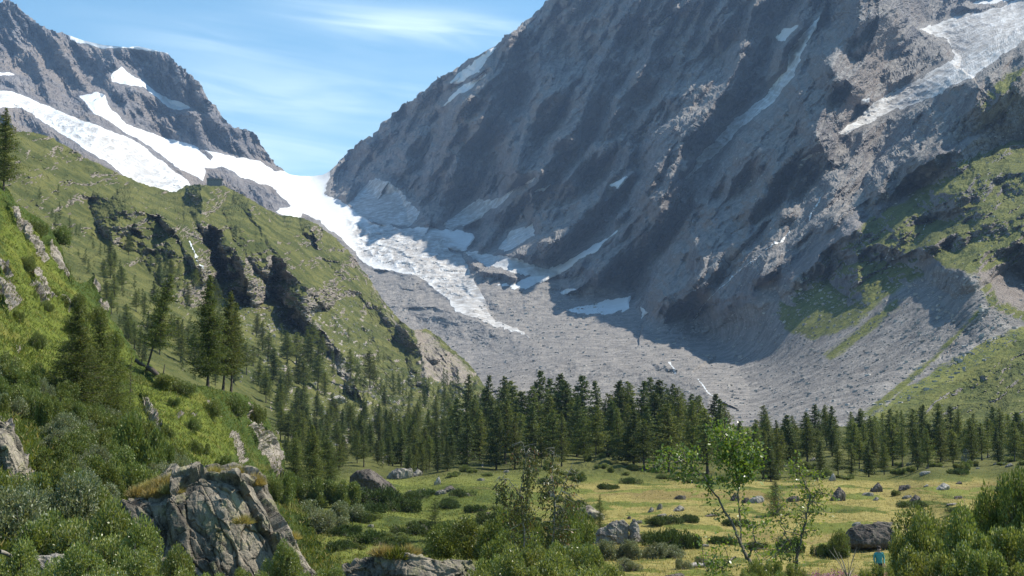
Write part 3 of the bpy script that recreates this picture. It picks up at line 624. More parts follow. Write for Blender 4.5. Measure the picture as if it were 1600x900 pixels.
mr_, br_ = newmat('loose_blocks'); fin(br_, br_.mix(br_.n('ShaderNodeAttribute', attribute_name='v').outputs['Fac'], (.24, .225, .215), (.45, .43, .40)), .9)
rubble('rubble', B, 15000, (540, 395, 1620, 690), .9, 3.8, 71, mr_, lambda x, y, r: (poly_sd(x, y, [(560, 420), (640, 460), (700, 500), (760, 470), (880, 450), (1015, 508), (1120, 500), (1200, 455), (1260, 430), (1330, 470), (1480, 415), (1530, 435), (1600, 520), (1500, 590), (1370, 650), (1400, 690), (740, 690), (560, 520)]) > 0))
rubble('scree', B, 2500, (1150, 180, 1620, 500), .8, 2.8, 72, mr_, lambda x, y, r: r.random(len(x)) < .7)
rubble('blocks', M, 5000, (360, 420, 780, 700), .6, 2.6, 73, mr_, lambda x, y, r: poly_sd(x, y, [(360, 440), (560, 470), (600, 560), (745, 610), (745, 690), (480, 700), (440, 600), (380, 560)]) > 0)

def add_haze(density):
    lo = (-3600, -400, -60); hi = (3600, 7200, 1750)
    V = [(x, y, z) for x in (lo[0], hi[0]) for y in (lo[1], hi[1]) for z in (lo[2], hi[2])]
    fa = [(0, 1, 3, 2), (4, 6, 7, 5), (0, 4, 5, 1), (2, 3, 7, 6), (0, 2, 6, 4), (1, 5, 7, 3)]
    m = bpy.data.materials.new('haze_air'); m.use_nodes = True; b = NB(m.node_tree)
    v = b.n('ShaderNodeVolumePrincipled'); v.inputs['Color'].default_value = (.40, .62, 1.0, 1); v.inputs['Density'].default_value = density; v.inputs['Anisotropy'].default_value = .1
    b.n('ShaderNodeOutputMaterial', i_Volume=v)
    o = new_mesh('haze', V, fa, m); tag(o, kind='stuff')
    return o
# ------------------------------------------------------------------ vegetation builders
def leaf_mat(name, cA, cB, cC=None, trans=.3, rough=.55, spec=.35, vary=.25):
    """colour varies leaf by leaf (attribute v) and plant by plant (object random)"""
    m, b = newmat(name)
    at = b.n('ShaderNodeAttribute', attribute_name='v').outputs['Fac']; oi = b.n('ShaderNodeObjectInfo').outputs['Random']
    c = b.mix(at, cA, cB)
    if cC: c = b.mix(b.ss(b.m('FRACT', b.m('MULTIPLY', at, 7.31)), .86, .92), c, cC)
    k = b.m('ADD', 1.0 - vary / 2, b.m('MULTIPLY', oi, vary))
    hs = b.n('ShaderNodeHueSaturation', i_Color=c); b.put(hs.inputs['Value'], k); b.put(hs.inputs['Hue'], b.m('ADD', .488, b.m('MULTIPLY', b.m('FRACT', b.m('MULTIPLY', oi, 5.7)), .024)))
    p = b.n('ShaderNodeBsdfPrincipled'); b.put(p.inputs['Base Color'], hs); p.inputs['Roughness'].default_value = rough; p.inputs['Specular IOR Level'].default_value = spec
    t = b.n('ShaderNodeBsdfTranslucent'); b.put(t.inputs[0], b.mix(1.0, hs, (1.35, 1.25, .6), 'MULTIPLY'))
    mx = b.n('ShaderNodeMixShader'); mx.inputs[0].default_value = trans; b.put(mx.inputs[1], p); b.put(mx.inputs[2], t)
    b.n('ShaderNodeOutputMaterial', i_Surface=mx); return m
def bark_mat(name, cA, cB, sc=4.0):
    m, b = newmat(name); pos = b.n('ShaderNodeTexCoord').outputs['Object']
    n = b.noise(pos, sc, 5, .7); fin(b, b.mix(b.ss(n, .35, .65), cA, cB), .9, n, .03, .6, .2); return m
ML_LARCH = leaf_mat('larch_needles', (0.068, 0.096, 0.022), (0.137, 0.169, 0.044), (0.195, 0.208, 0.065), .38, .6, .2, .50)
ML_SPRUCE = leaf_mat('spruce_needles', (0.043, 0.068, 0.024), (0.095, 0.124, 0.038), (0.135, 0.162, 0.047), .30, .6, .2, .45)
ML_FAR = leaf_mat('far_needles', (0.051, 0.084, 0.027), (0.119, 0.151, 0.046), None, .28, .7, .15, .45)
ML_WILLOW = leaf_mat('willow_leaves', (0.098, 0.136, 0.032), (0.218, 0.259, 0.081), (0.391, 0.414, 0.253), .38, .34, .5)
ML_GREY = leaf_mat('grey_willow_leaves', (0.103, 0.129, 0.060), (0.213, 0.236, 0.121), (0.391, 0.402, 0.299), .28, .42, .5)
ML_ALDER = leaf_mat('shrub_leaves', (0.075, 0.105, 0.025), (0.163, 0.200, 0.050), (0.275, 0.300, 0.100), .30, .45, .4)
ML_BRIGHT = leaf_mat('young_leaves', (.085, .140, .022), (.17, .235, .045), (.30, .34, .15), .42, .35, .5)
ML_JUNIPER = leaf_mat('juniper_needles', (0.036, 0.062, 0.019), (0.090, 0.126, 0.031), None, .18, .6, .2)
ML_RED = leaf_mat('red_leaves', (.26, .045, .020), (.42, .10, .035), None, .3, .6, .2)
ML_BIRCH = leaf_mat('drooping_leaves', (.070, .090, .034), (.135, .150, .060), (.20, .11, .06), .32, .45, .4)
ML_STRAW = leaf_mat('dry_grass_blades', (.26, .215, .085), (.42, .36, .17), None, .3, .7, .2)
ML_GRASS = leaf_mat('green_grass_blades', (.070, .098, .020), (.14, .170, .038), (.28, .23, .08), .35, .6, .2)
ML_PINK = leaf_mat('fireweed_flowers', (.30, .12, .22), (.50, .26, .42), None, .3, .6, .2)
MB_BARK = bark_mat('conifer_bark', (.045, .036, .030), (.11, .09, .075))
MB_STEM = bark_mat('shrub_bark', (.09, .075, .06), (.20, .18, .15), 12)
MB_PALE = bark_mat('pale_bark', (.20, .18, .15), (.36, .33, .29), 10)
MB_DEAD = bark_mat('dead_wood', (.16, .14, .13), (.38, .35, .32), 6)

def unit(v): return v / (np.linalg.norm(v, axis=-1, keepdims=True) + 1e-9)
def leaf_quads(C, Dv, L, Wd, rng):
    n = len(C); Dv = unit(Dv); S = unit(np.cross(Dv, rng.normal(size=(n, 3)))); L = np.broadcast_to(L, (n,))[:, None]; Wd = np.broadcast_to(Wd, (n,))[:, None]
    V = np.stack([C, C + Dv * L * .45 + S * Wd * .5, C + Dv * L, C + Dv * L * .45 - S * Wd * .5], 1).reshape(-1, 3)
    return V, np.arange(4 * n).reshape(n, 4)
def tubes(lines, k=5):
    """lines: list of (points, radii) -> tapered tubes as one vertex/face set"""
    VV = []; FF = []; off = 0
    for pts, rad in lines:
        pts = np.asarray(pts, float); n = len(pts); rad = np.broadcast_to(rad, (n,))
        t = unit(np.gradient(pts, axis=0)); ref = np.array([0, 0, 1.0]) if abs(t[:, 2].mean()) < .8 else np.array([1.0, 0, 0])
        a = unit(np.cross(t, ref)); b_ = np.cross(t, a); th = np.linspace(0, 2 * np.pi, k, endpoint=False)
        ring = pts[:, None] + rad[:, None, None] * (np.cos(th)[None, :, None] * a[:, None] + np.sin(th)[None, :, None] * b_[:, None])
        VV.append(ring.reshape(-1, 3)); ii = np.arange(n * k).reshape(n, k) + off; jj = np.roll(ii, -1, 1)
        FF.append(np.stack([ii[:-1], jj[:-1], jj[1:], ii[1:]], -1).reshape(-1, 4)); off += n * k
    return np.concatenate(VV), np.concatenate(FF)
def faces_obj(name, V, Fq, mat, rng, parent=None):
    return new_mesh(name, V, Fq, mat, {'v': ('FACE', 'FLOAT', rng.random(len(Fq)))}, parent=parent)

def conifer_geo(seed, H=16.0, R=2.6, base=.14, nbr=120, step=.30, lv=3, leaf=.42, wide=.20, droop=.25, taper=.85, lean=0.0, ragged=.35, bare=0.0):
    rng = np.random.default_rng(seed)
    def axis(h): return np.array([lean * h + .10 * math.sin(h * .9 + seed) * (h / H), .12 * math.sin(h * .7 + 2 * seed) * (h / H), h])
    hs = np.linspace(0, H, 12); tr = [(np.array([axis(h) for h in hs]), np.interp(hs, [0, .8, H], [H * .017, H * .012, .02]))]
    C = []; Dd = []
    for i in range(nbr):
        t = (i + rng.random()) / nbr; h = H * (base + (1 - base) * t ** .92)
        fr = (h / H - base) / (1 - base); L = R * max(.06, (1 - fr) ** taper) * min(1, .55 + fr * 4.0) * (1 - ragged + 2 * ragged * rng.random())
        az = rng.random() * 6.283; out = np.array([math.cos(az), math.sin(az), 0]); n = max(2, int(L / step))
        s = (np.arange(n) + rng.random(n)) / n; dz = -droop * L * s ** 1.3 + .16 * L * s ** 3 + .5 * L * fr * s * .6
        pts = axis(h)[None] + out[None] * (L * s)[:, None]; pts[:, 2] += dz
        if L > .7:
            e = axis(h) + out * L; e[2] += -droop * L + .16 * L + .3 * L * fr; mid = axis(h) + out * L * .5; mid[2] += -droop * L * .4 + .15 * L * fr
            tr.append((np.array([axis(h), mid, e]), np.array([.05, .03, .012]) * H / 16))
        if rng.random() < bare: continue
        for k in range(lv):
            sp = L * .22 * (1.1 - .6 * s); p = pts + rng.normal(size=pts.shape) * np.stack([sp, sp, sp * .35], 1)
            C.append(p); d = out[None] * .8 + rng.normal(size=p.shape) * .7; d[:, 2] -= .25; Dd.append(d)
    C = np.concatenate(C); Dd = np.concatenate(Dd)
    Lf = leaf * (.6 + .8 * rng.random(len(C)))
    V, Fq = leaf_quads(C, Dd, Lf, Lf * wide / leaf * 1.0, rng)
    TV, TF = tubes(tr, 4)
    return (V, Fq), (TV, TF), rng
def make_conifer(name, mat, bark=None, **kw):
    (V, Fq), (TV, TF), rng = conifer_geo(**kw)
    r = bpy.data.objects.new(name, None); SC.collection.objects.link(r); r.empty_display_size = .5
    new_mesh('trunk', TV, TF, bark or MB_BARK, smooth=True, parent=r)
    faces_obj('crown', V, Fq, mat, rng, r); return r
USED = set()
def place(proto, loc, sc=1.0, rz=0.0, tilt=(0, 0), name=None, **tags):
    """first use takes the prototype itself, later uses copy it and its parts"""
    if proto.name not in USED: USED.add(proto.name); o = proto
    else:
        o = proto.copy(); SC.collection.objects.link(o)
        for ch in CHILDREN[proto.name]:
            c = ch.copy(); SC.collection.objects.link(c); c.parent = o
    o.location = loc; o.scale = sc if isinstance(sc, tuple) else (sc, sc, sc); o.rotation_euler = (tilt[0], tilt[1], rz)
    for k in ('label', 'category', 'group', 'kind'):
        if k in o: del o[k]
    tag(o, **tags); return o
CHILDREN = {}
def reg(o): CHILDREN[o.name] = list(o.children); return o

LARCH = [reg(make_conifer('larch_tree', ML_LARCH, seed=s, H=16, R=r, base=b_, nbr=n, droop=.14, taper=.62, ragged=.42, leaf=.36, wide=.15, lv=5, step=.26)) for s, r, b_, n in ((1, 2.9, .16, 150), (2, 2.5, .12, 150), (3, 3.2, .22, 140), (4, 2.2, .10, 150), (5, 2.8, .28, 130))]
SPRUCE = [reg(make_conifer('spruce_tree', ML_SPRUCE, seed=s, H=16, R=r, base=b_, nbr=n, droop=.30, taper=.70, ragged=.30, leaf=.36, wide=.17, lv=6, step=.26)) for s, r, b_, n in ((11, 2.9, .06, 150), (12, 2.4, .08, 150), (13, 3.3, .10, 160))]

rnd = random.Random(5)
# the belt of trees across the valley: px of the foot, py of the foot, py of the tip, 0 larch / 1 spruce
belt = [(731, 690, 585, 1), (763, 698, 590, 1), (787, 700, 591, 1), (841, 705, 580, 1), (860, 700, 592, 1), (874, 702, 585, 1), (886, 708, 594, 1), (912, 700, 590, 1), (932, 706, 594, 1), (970, 706, 594, 1), (983, 704, 595, 0), (1007, 705, 596, 1), (1029, 707, 594, 1), (1050, 706, 602, 1), (1062, 708, 606, 0),
        (1078, 706, 618, 1), (1097, 708, 620, 0), (1119, 706, 616, 1), (1136, 708, 630, 0), (815, 706, 613, 1), (834, 708, 606, 0), (877, 732, 648, 0), (914, 728, 647, 0), (931, 730, 644, 0), (967, 732, 652, 0), (1007, 736, 658, 0), (1046, 738, 632, 0), (1082, 734, 630, 0), (1105, 740, 640, 0), (750, 718, 640, 0), (800, 716, 640, 1), (902, 716, 620, 1), (950, 716, 618, 0), (990, 718, 622, 1), (1025, 718, 615, 1), (1064, 724, 622, 0), (858, 716, 622, 0),
        (1156, 712, 654, 1), (1192, 748, 670, 0), (1232, 730, 653, 1), (1243, 724, 660, 0), (1260, 712, 649, 1), (1274, 708, 638, 1), (1291, 706, 638, 0), (1302, 708, 639, 1), (1330, 704, 645, 0), (1344, 706, 643, 1), (1369, 704, 652, 0), (1392, 706, 643, 1), (1403, 708, 642, 0), (1426, 722, 639, 0), (1442, 704, 633, 1), (1468, 706, 635, 0), (1485, 700, 631, 1), (1499, 706, 645, 0), (1524, 704, 646, 0),
        (1552, 706, 638, 1), (1563, 708, 643, 0), (1578, 706, 647, 0), (1592, 712, 645, 1), (1277, 722, 668, 0), (1350, 724, 662, 0), (1392, 722, 655, 0), (1426, 706, 650, 1), (1215, 745, 668, 0), (1205, 750, 690, 1), (1245, 742, 690, 0), (1310, 738, 682, 0), (1330, 742, 690, 0), (1358, 742, 686, 1), (1382, 738, 688, 0), (1410, 730, 668, 0), (1450, 732, 670, 0), (1470, 728, 662, 0), (1490, 726, 668, 0), (1535, 722, 662, 0), (1560, 726, 668, 1), (1585, 726, 662, 0), (1600, 724, 660, 0), (1170, 742, 672, 1)]
def tree_px(x, yb, yt, spruce, rng, label, group, wscale=1.0, sheet=None):
    p = (sheet or M).lookup(x, yb); D = p[1]; h = (yb - yt) / F * D * 1.0
    pr = rng.choice(SPRUCE if spruce else LARCH)
    s = h / 16.0; w = s * rng.uniform(1.1, 1.9) * wscale
    return place(pr, (p[0], p[1], p[2] - .15 * s), (w, w, s), rng.random() * 6.28, (rng.uniform(-.03, .03), rng.uniform(-.03, .03)), label=label, cat='tree', group=group)
LB = {0: ('tall green larch in the dense dark forest belt behind the meadow', 'larches of the forest belt'), 1: ('tall dark spruce in the dense dark forest belt behind the meadow', 'spruces of the forest belt')}
LR = {0: ('green larch in the row of trees at the foot of the grey scree slope', 'larches below the scree slope'), 1: ('dark spruce in the row of trees at the foot of the grey scree slope', 'spruces below the scree slope')}
LV = {0: ('small green larch scattered on the rocky ground between shoulder and meadow', 'small larches on the rocky valley floor'), 1: ('small dark spruce scattered on the rocky ground between shoulder and meadow', 'small spruces on the rocky valley floor')}
LH = {0: ('larch in the dense wood on the flank under the green shoulder', 'larches of the flank wood'), 1: ('spruce in the dense wood on the flank under the green shoulder', 'spruces of the flank wood')}
allt = [(x, yb, yt, k, (LB if x < 1148 else LR)) for x, yb, yt, k in belt]
def inpoly(x, y, poly):
    c = False; n = len(poly)
    for i in range(n):
        a, b_ = poly[i], poly[(i + 1) % n]
        if (a[1] > y) != (b_[1] > y) and x < (b_[0] - a[0]) * (y - a[1]) / (b_[1] - a[1]) + a[0]: c = not c
    return c
pts = [(a, b_) for a, b_, *_ in allt]
def scatter(poly, n, dmin, hfun, sp, lab, dens=None):
    xs = [p[0] for p in poly]; ys = [p[1] for p in poly]; tries = 0; got = 0
    while got < n and tries < n * 40:
        tries += 1; x = rnd.uniform(min(xs), max(xs)); y = rnd.uniform(min(ys), max(ys))
        if not inpoly(x, y, poly): continue
        if dens and rnd.random() > dens(x, y): continue
        if any(abs(x - a) < dmin and (x - a) ** 2 + (2.2 * (y - b_)) ** 2 < dmin ** 2 for a, b_ in pts): continue
        pts.append((x, y)); h = hfun(x, y) * rnd.uniform(.5, 1.2); allt.append((x, y, y - h, 1 if rnd.random() < sp else 0, lab)); got += 1
scatter([(700, 690), (860, 680), (1140, 685), (1150, 722), (1060, 736), (870, 730), (720, 735)], 66, 10, lambda x, y: 78 + (y - 690) * .2, .5, LB)
scatter([(1150, 690), (1640, 686), (1640, 722), (1400, 735), (1200, 748), (1150, 735)], 74, 10, lambda x, y: 50 + (y - 690) * .35, .4, LR)
scatter([(470, 640), (560, 600), (640, 610), (760, 640), (760, 690), (700, 735), (640, 742), (560, 730), (480, 745)], 230, 6.5, lambda x, y: 20 + (y - 600) * .24, .35, LV,
        lambda x, y: (.35 if (y < 668 and x < 690) else 1.0) * (1.0 if x < 560 or x > 640 or y < 700 else .5))
scatter([(395, 600), (440, 600), (480, 640), (480, 740), (450, 740), (430, 660)], 44, 7, lambda x, y: 34 + (y - 600) * .16, .2, LH)
scatter([(120, 400), (200, 395), (300, 430), (330, 455), (420, 470), (470, 520), (540, 580), (600, 606), (470, 640), (400, 610), (300, 600), (200, 560), (150, 450)], 130, 10, lambda x, y: 30 + (y - 400) * .09, .25, LH,
        lambda x, y: .25 if (x > 360 and y < 560) else 1.0)
scatter([(60, 260), (110, 300), (140, 360), (200, 400), (130, 420), (60, 330)], 16, 9, lambda x, y: 20, .3, LH)
scatter([(430, 460), (600, 560), (620, 600), (500, 580)], 10, 12, lambda x, y: 22, .3, LH)
scatter([(540, 575), (560, 590), (745, 605), (745, 640), (560, 620)], 34, 7, lambda x, y: 24, .4, LV)
allt.sort(key=lambda t: -(t[1] - t[2]))
near, far = allt[:440], allt[440:]
for x, yb, yt, k, lab in near: tree_px(x, yb, yt, k, rnd, lab[k][0], lab[k][1])
# the rest, small and far: one mass
fg = [conifer_geo(seed=40 + i, H=14, R=3.2, base=.08, nbr=60, step=.5, lv=2, leaf=.75, wide=.36, droop=.2, taper=.8) for i in range(3)]
VV = []; FF = []; off = 0
for x, yb, yt, k, lab in far:
    p = M.lookup(x, yb); h = (yb - yt) / F * p[1]; (V, Fq), (TV, TF), _ = fg[rnd.randrange(3)]; a = rnd.random() * 6.28; c, s_ = math.cos(a), math.sin(a); sc = h / 14
    Rm = np.array([[c, -s_, 0], [s_, c, 0], [0, 0, 1]]) * sc
    for v, f in ((V, Fq), (TV, TF)):
        VV.append(v @ Rm.T + p); FF.append(f + off); off += len(v)
VV = np.concatenate(VV); FF = np.concatenate(FF)
tag(faces_obj('far_wood', VV, FF, ML_FAR, np.random.default_rng(3)), kind='stuff')
print('trees', len(near), len(far), round(_t.time() - _t0, 1))

# ---- the larches and spruces that stand on the near slope, each with its own shape
def slope_tree(xb, yb, yt, label, name='larch_tree', mat=None, tilt=0.0, wide=1.0, sheet=None, **kw):
    p = (sheet or N).lookup(xb, yb); h = (yb - yt) / F * p[1]
    d = dict(H=16, R=3.2 * wide, base=.2, nbr=230, step=.17, lv=5, leaf=.30, wide=.10, droop=.16, taper=.7, ragged=.45); d.update(kw); d['R'] *= 1.0
    o = make_conifer(name, mat or ML_LARCH, **d); s = h / 16
    o.location = (p[0], p[1], p[2] - .1); o.scale = (s, s, s); o.rotation_euler = (0, tilt, 0)
    tag(o, label, 'tree'); return o
slope_tree(4, 300, 168, 'larch at the left edge of the photo, alone on the skyline of the near slope', seed=61, base=.12, wide=1.0)
slope_tree(120, 652, 470, 'broad larch with two dark stems on the near slope, nearest the left side', seed=62, base=.14, wide=1.25, nbr=280, droop=.22)
slope_tree(152, 652, 486, 'larch in the middle of the leafy clump on the near slope', seed=63, base=.10, wide=1.1)
slope_tree(178, 656, 512, 'lower larch closing the right side of the leafy clump on the slope', seed=64, base=.06, wide=1.1)
slope_tree(202, 648, 545, 'thin spiky dead conifer beside the leafy clump', name='conifer_snag', seed=65, base=.02, wide=.6, nbr=90, bare=.75)
slope_tree(82, 588, 505, 'small scraggy larch leaning right on the bright slope', seed=66, tilt=.42, wide=.9, base=.1, nbr=120, bare=.3)
slope_tree(228, 582, 424, 'leaning larch with long bare foot, left of the three on the ridge', seed=67, tilt=.24, wide=.95, base=.26, nbr=190, bare=.12)
slope_tree(323, 602, 427, 'tall upright dark spruce in the middle of the three on the ridge', name='spruce_tree', mat=ML_LARCH, seed=68, wide=.95, base=.10, droop=.30, nbr=260)
slope_tree(350, 606, 452, 'pale twin stemmed larch, right of the three on the ridge', seed=69, wide=.9, base=.16, tilt=.06)
slope_tree(362, 610, 470, 'slim larch tight against the pale larch on the ridge', seed=70, wide=.7, base=.2, tilt=.04)
slope_tree(460, 792, 690, 'open larch on the left of the trio beside the dark boulder', seed=71, sheet=M, wide=1.0, base=.2)
slope_tree(488, 790, 668, 'tallest larch of the trio beside the dark boulder', seed=72, sheet=M, wide=.95, base=.18)
slope_tree(518, 772, 684, 'larch with crooked stem touching the dark boulder', seed=73, sheet=M, wide=1.15, base=.2, tilt=-.08)
slope_tree(937, 830, 768, 'slim young spruce behind the split boulder in the meadow', name='spruce_tree', mat=ML_LARCH, seed=74, sheet=M, wide=1.3, base=.02, nbr=130)
slope_tree(1212, 802, 748, 'stout dark young spruce alone in the meadow behind the leafy sapling', name='spruce_tree', mat=ML_SPRUCE, seed=75, sheet=M, wide=1.9, base=.02, nbr=170, droop=.1)
slope_tree(680, 850, 778, 'feathery young larch in the meadow above the lichen boulder', seed=76, sheet=M, wide=1.5, base=.04, nbr=110)
slope_tree(529, 876, 850, 'tiny larch seedling in the grass left of the lichen boulder', seed=77, sheet=M, wide=1.6, base=.1, nbr=60)
print('slope trees', round(_t.time() - _t0, 1))

# ---- shrubs
def shrub_geo(seed, lobes=10, W=1.3, Hh=1.5, n=14000, leaf=.07, lw=.032, spread=.32, upright=.4, low=0.15):
    rng = np.random.default_rng(seed); C = []; Dd = []; tr = []
    for i in range(lobes):
        a = rng.random() * 6.28; r = W * math.sqrt(rng.random()) * .85; h = Hh * (low + (1 - low) * rng.random()) * (1 - .35 * (r / W) ** 2)
        c = np.array([r * math.cos(a), r * math.sin(a), h * .8]); m = n // lobes; rr = spread * W * (.7 + .6 * rng.random())
        tr.append((np.array([[.1 * math.cos(a), .1 * math.sin(a), 0], c * np.array([.55, .55, .6]), c + np.array([0, 0, rr * .6])]), np.array([.03, .02, .006]) * W))
        for k in range(6):
            q = c + rng.normal(size=3) * rr * .6; tr.append((np.array([c * .7, (c * .7 + q) / 2 + rng.normal(size=3) * .04, q]), np.array([.012, .009, .004]) * W))
        d = unit(rng.normal(size=(m, 3))); q = c + d * rr * (.35 + .75 * rng.random((m, 1)) ** .6) * np.array([1, 1, .85 + upright])
        nn = fb3(q * 3.0 / W, 2, seed=seed); keep = (nn > -.22 + .1 * rng.random(m)) & (q[:, 2] > .02)
        q = q[keep]; C.append(q); Dd.append(d[keep] * .7 + rng.normal(size=q.shape) * .6 + np.array([0, 0, .45]))
    C = np.concatenate(C); Dd = np.concatenate(Dd); s = .65 + .7 * rng.random(len(C))
    return leaf_quads(C, Dd, leaf * s, lw * s, rng), tubes(tr, 4), rng
def make_shrub(name, mat, stem=None, **kw):
    (V, Fq), (TV, TF), rng = shrub_geo(**kw)
    r = bpy.data.objects.new(name, None); SC.collection.objects.link(r); r.empty_display_size = .3
    new_mesh('stem', TV, TF, stem or MB_STEM, smooth=True, parent=r); faces_obj('foliage', V, Fq, mat, rng, r); return reg(r)
SH_NEAR = [make_shrub('willow_shrub', ML_WILLOW, seed=200 + i, lobes=16, n=26000, W=1.35, Hh=1.7, leaf=.085, lw=.04, spread=.28) for i in range(3)]
SH_GREY = [make_shrub('willow_shrub', ML_GREY, seed=210 + i, lobes=12, n=16000, W=1.4, Hh=1.5, leaf=.10, lw=.045) for i in range(2)]
SH_MID = [make_shrub('alder_shrub', ML_ALDER, seed=220 + i, lobes=13, n=15000, W=1.5, Hh=1.6, leaf=.12, lw=.06) for i in range(3)]
SH_JUN = [make_shrub('juniper_mat', ML_JUNIPER, seed=230 + i, lobes=16, n=9000, W=1.8, Hh=.55, leaf=.16, lw=.06, spread=.28, upright=.0, low=.3) for i in range(3)]
SH_RED = [make_shrub('red_shrub', ML_RED, seed=240, lobes=7, n=4000, W=.8, Hh=.8, leaf=.12, lw=.05)]
def shrub(protos, x, ytop, ybase, halfw, label, D=None, sheet=None, group=None, cat='shrub', zoff=0.0, gz=None):
    """a shrub whose foot is at (x, ybase) at distance D (or on the sheet)"""
    if D is None: p = Vector(sheet.lookup(x, ybase)); D = p[1]
    else: p = P(x, ybase, D)
    pr = rnd.choice(protos); kw_, kh = {'willow_shrub': (1.5, 1.75), 'alder_shrub': (1.65, 1.7), 'juniper_mat': (2.0, .62), 'red_shrub': (.95, .95)}[pr.name.split('.')[0]]
    w = halfw / F * D / kw_; h = (ybase - ytop) / F * D / kh
    return place(pr, (p[0], p[1], p[2]), (w, w, h), rnd.random() * 6.28, label=label, cat=cat, group=group)
# dense shrubs over the lower left slope
g1 = 'shrubs covering the lower left slope'
k = 0; tries = 0; got = []
POLYS = [(-20, 575), (60, 600), (120, 640), (190, 655), (250, 700), (300, 740), (330, 770), (200, 790), (120, 830), (-20, 860)]
while k < 70 and tries < 4000:
    tries += 1; x = rnd.uniform(-20, 340); y = rnd.uniform(585, 870)
    if not inpoly(x, y, POLYS) or inpoly(x, y, [(-25, 640), (60, 650), (80, 700), (90, 840), (-25, 850)]): continue
    D = N.lookup(x, y)[1]; r = 1250 / D
    if any((x - a) ** 2 + 2 * (y - b_) ** 2 < (r * 1.15) ** 2 for a, b_ in got): continue
    got.append((x, y)); k += 1
    gr_ = rnd.random() < .45
    shrub(SH_GREY if gr_ else SH_MID, x, y - r * rnd.uniform(1.5, 2.3), y + 6, r * rnd.uniform(1.1, 1.6), 'grey green leafy willow among the shrubs covering the lower left slope' if gr_ else 'dark green leafy alder among the shrubs covering the lower left slope', sheet=N, group=('willows' if gr_ else 'alders') + ' on the lower left slope')
# along the ridge of the near slope and below it
for (x, yt, yb, hw) in ((255, 588, 612, 26), (290, 600, 620, 22), (372, 618, 650, 22), (398, 636, 664, 18), (290, 722, 748, 26), (425, 750, 785, 20), (330, 628, 652, 16), (300, 655, 675, 14), (268, 625, 640, 12), (310, 690, 712, 18), (260, 660, 682, 14), (60, 520, 545, 14), (130, 560, 585, 16), (30, 480, 500, 12), (75, 470, 486, 12), (345, 716, 738, 16), (115, 462, 490, 26), (60, 345, 372, 20), (150, 480, 510, 20), (90, 350, 378, 20), (45, 400, 424, 16), (115, 500, 530, 22), (180, 520, 546, 20), (440, 742, 790, 20)):
    shrub(SH_MID, x, yt, yb, hw, 'dark green shrub on the ridge line of the near slope', sheet=N, group='shrubs along the ridge of the near slope')
for (x, yt, yb, hw, t) in ((420, 790, 850, 40, 0), (452, 780, 842, 34, 0), (480, 775, 830, 36, 1), (515, 788, 832, 34, 1), (545, 785, 822, 32, 1), (445, 745, 800, 30, 0), (500, 755, 800, 30, 0), (540, 760, 800, 26, 0), (470, 815, 850, 26, 0)):
    shrub(SH_GREY if t else SH_MID, x, yt, yb, hw, 'grey willow in the shady thicket below the dark boulder' if t else 'dark alder in the shady thicket below the dark boulder', sheet=M, group=('willows' if t else 'alders') + ' of the shady thicket')
shrub(SH_MID, 215, 655, 750, 42, 'large rounded almost black bush behind the big fissured rock', sheet=N)
shrub(SH_RED, 511, 811, 830, 13, 'small bright red shrub at the edge of the shady thicket', sheet=M)
shrub(SH_RED, 640, 712, 722, 7, 'small rust red shrub among the pale blocks below the forest', sheet=M)
# foreground thickets
FGB = ['leafy willow bush on the left, just above the knobbly corner rock', 'shiny willow bush at the lower left foot of the fissured rock', 'willow bush overlapping the dark left flank of the fissured rock', 'willow bush under the middle of the fissured rock', 'willow bush cut by the left edge of the photo at the very bottom',
 'low willow bush at the bottom edge just right of the knobbly corner rock', 'willow bush at the bottom edge below the left flank of the fissured rock', 'small willow bush at the bottom edge below the centre of the fissured rock', 'small leaved bush in front of the right foot of the fissured rock', 'narrow willow bush touching the sloping right edge of the fissured rock',
 'willow bush at the bottom edge between fissured rock foot and left thicket', 'small willow bush at the bottom between fissured rock and lichen boulder', 'willow bush at the bottom edge touching the left end of the lichen boulder', 'willow bush right of the slab cliff at the left edge, farther up', 'willow bush between the slab cliff and the fissured rock top']
FGC = ['pale willow bush at the bottom centre, left one under the birch', 'pale willow bush right below the pale birch stem', 'pale willow bush right of the birch stems at the bottom', 'pale willow bush ending the bottom centre thicket on the right', 'low willow bush at the bottom edge under the left birch stem', 'low willow bush at the bottom edge under the right birch stem', 'low willow bush at the bottom edge right beside the lichen boulder']
FGR = ['willow bush just right of the hidden walker', 'shiny willow bush right of the long dark boulder', 'tall pointed willow bush second from the long dark boulder', 'broad willow bush in the middle of the lower right group', 'willow bush at the right edge of the photo in front of the alders', 'low willow bush at the bottom edge under the walker', 'low willow bush at the bottom edge right of the walker', 'low willow bush at the bottom edge in the middle of the right group', 'low willow bush filling the lower right corner', 'small willow bush beside the bare grey twigs', 'narrow willow bush hiding the legs of the walker', 'low willow bush just left of the walker']
fgb = [(60, 800, 935, 80, 24), (150, 790, 930, 75, 23), (200, 815, 930, 62, 22), (262, 858, 960, 50, 21), (15, 850, 950, 60, 20), (110, 855, 960, 70, 19), (200, 868, 970, 70, 18), (330, 892, 970, 40, 20), (400, 878, 960, 40, 22), (440, 848, 930, 34, 24), (300, 893, 980, 50, 18), (470, 880, 960, 40, 21), (520, 890, 960, 40, 21),
       (30, 730, 850, 60, 32), (120, 740, 850, 60, 34)]
for (x, yt, yb, hw, D) in fgb:
    shrub(SH_NEAR, x, yt, yb, hw, FGB.pop(0), D=D)
fgc = [(780, 850, 950, 52, 27), (840, 835, 940, 56, 28), (900, 845, 940, 52, 27), (940, 862, 950, 40, 26), (820, 862, 960, 60, 24), (885, 868, 960, 60, 24), (760, 876, 960, 40, 23)]
for (x, yt, yb, hw, D) in fgc:
    shrub(SH_NEAR, x, yt, yb, hw, FGC.pop(0), D=D)
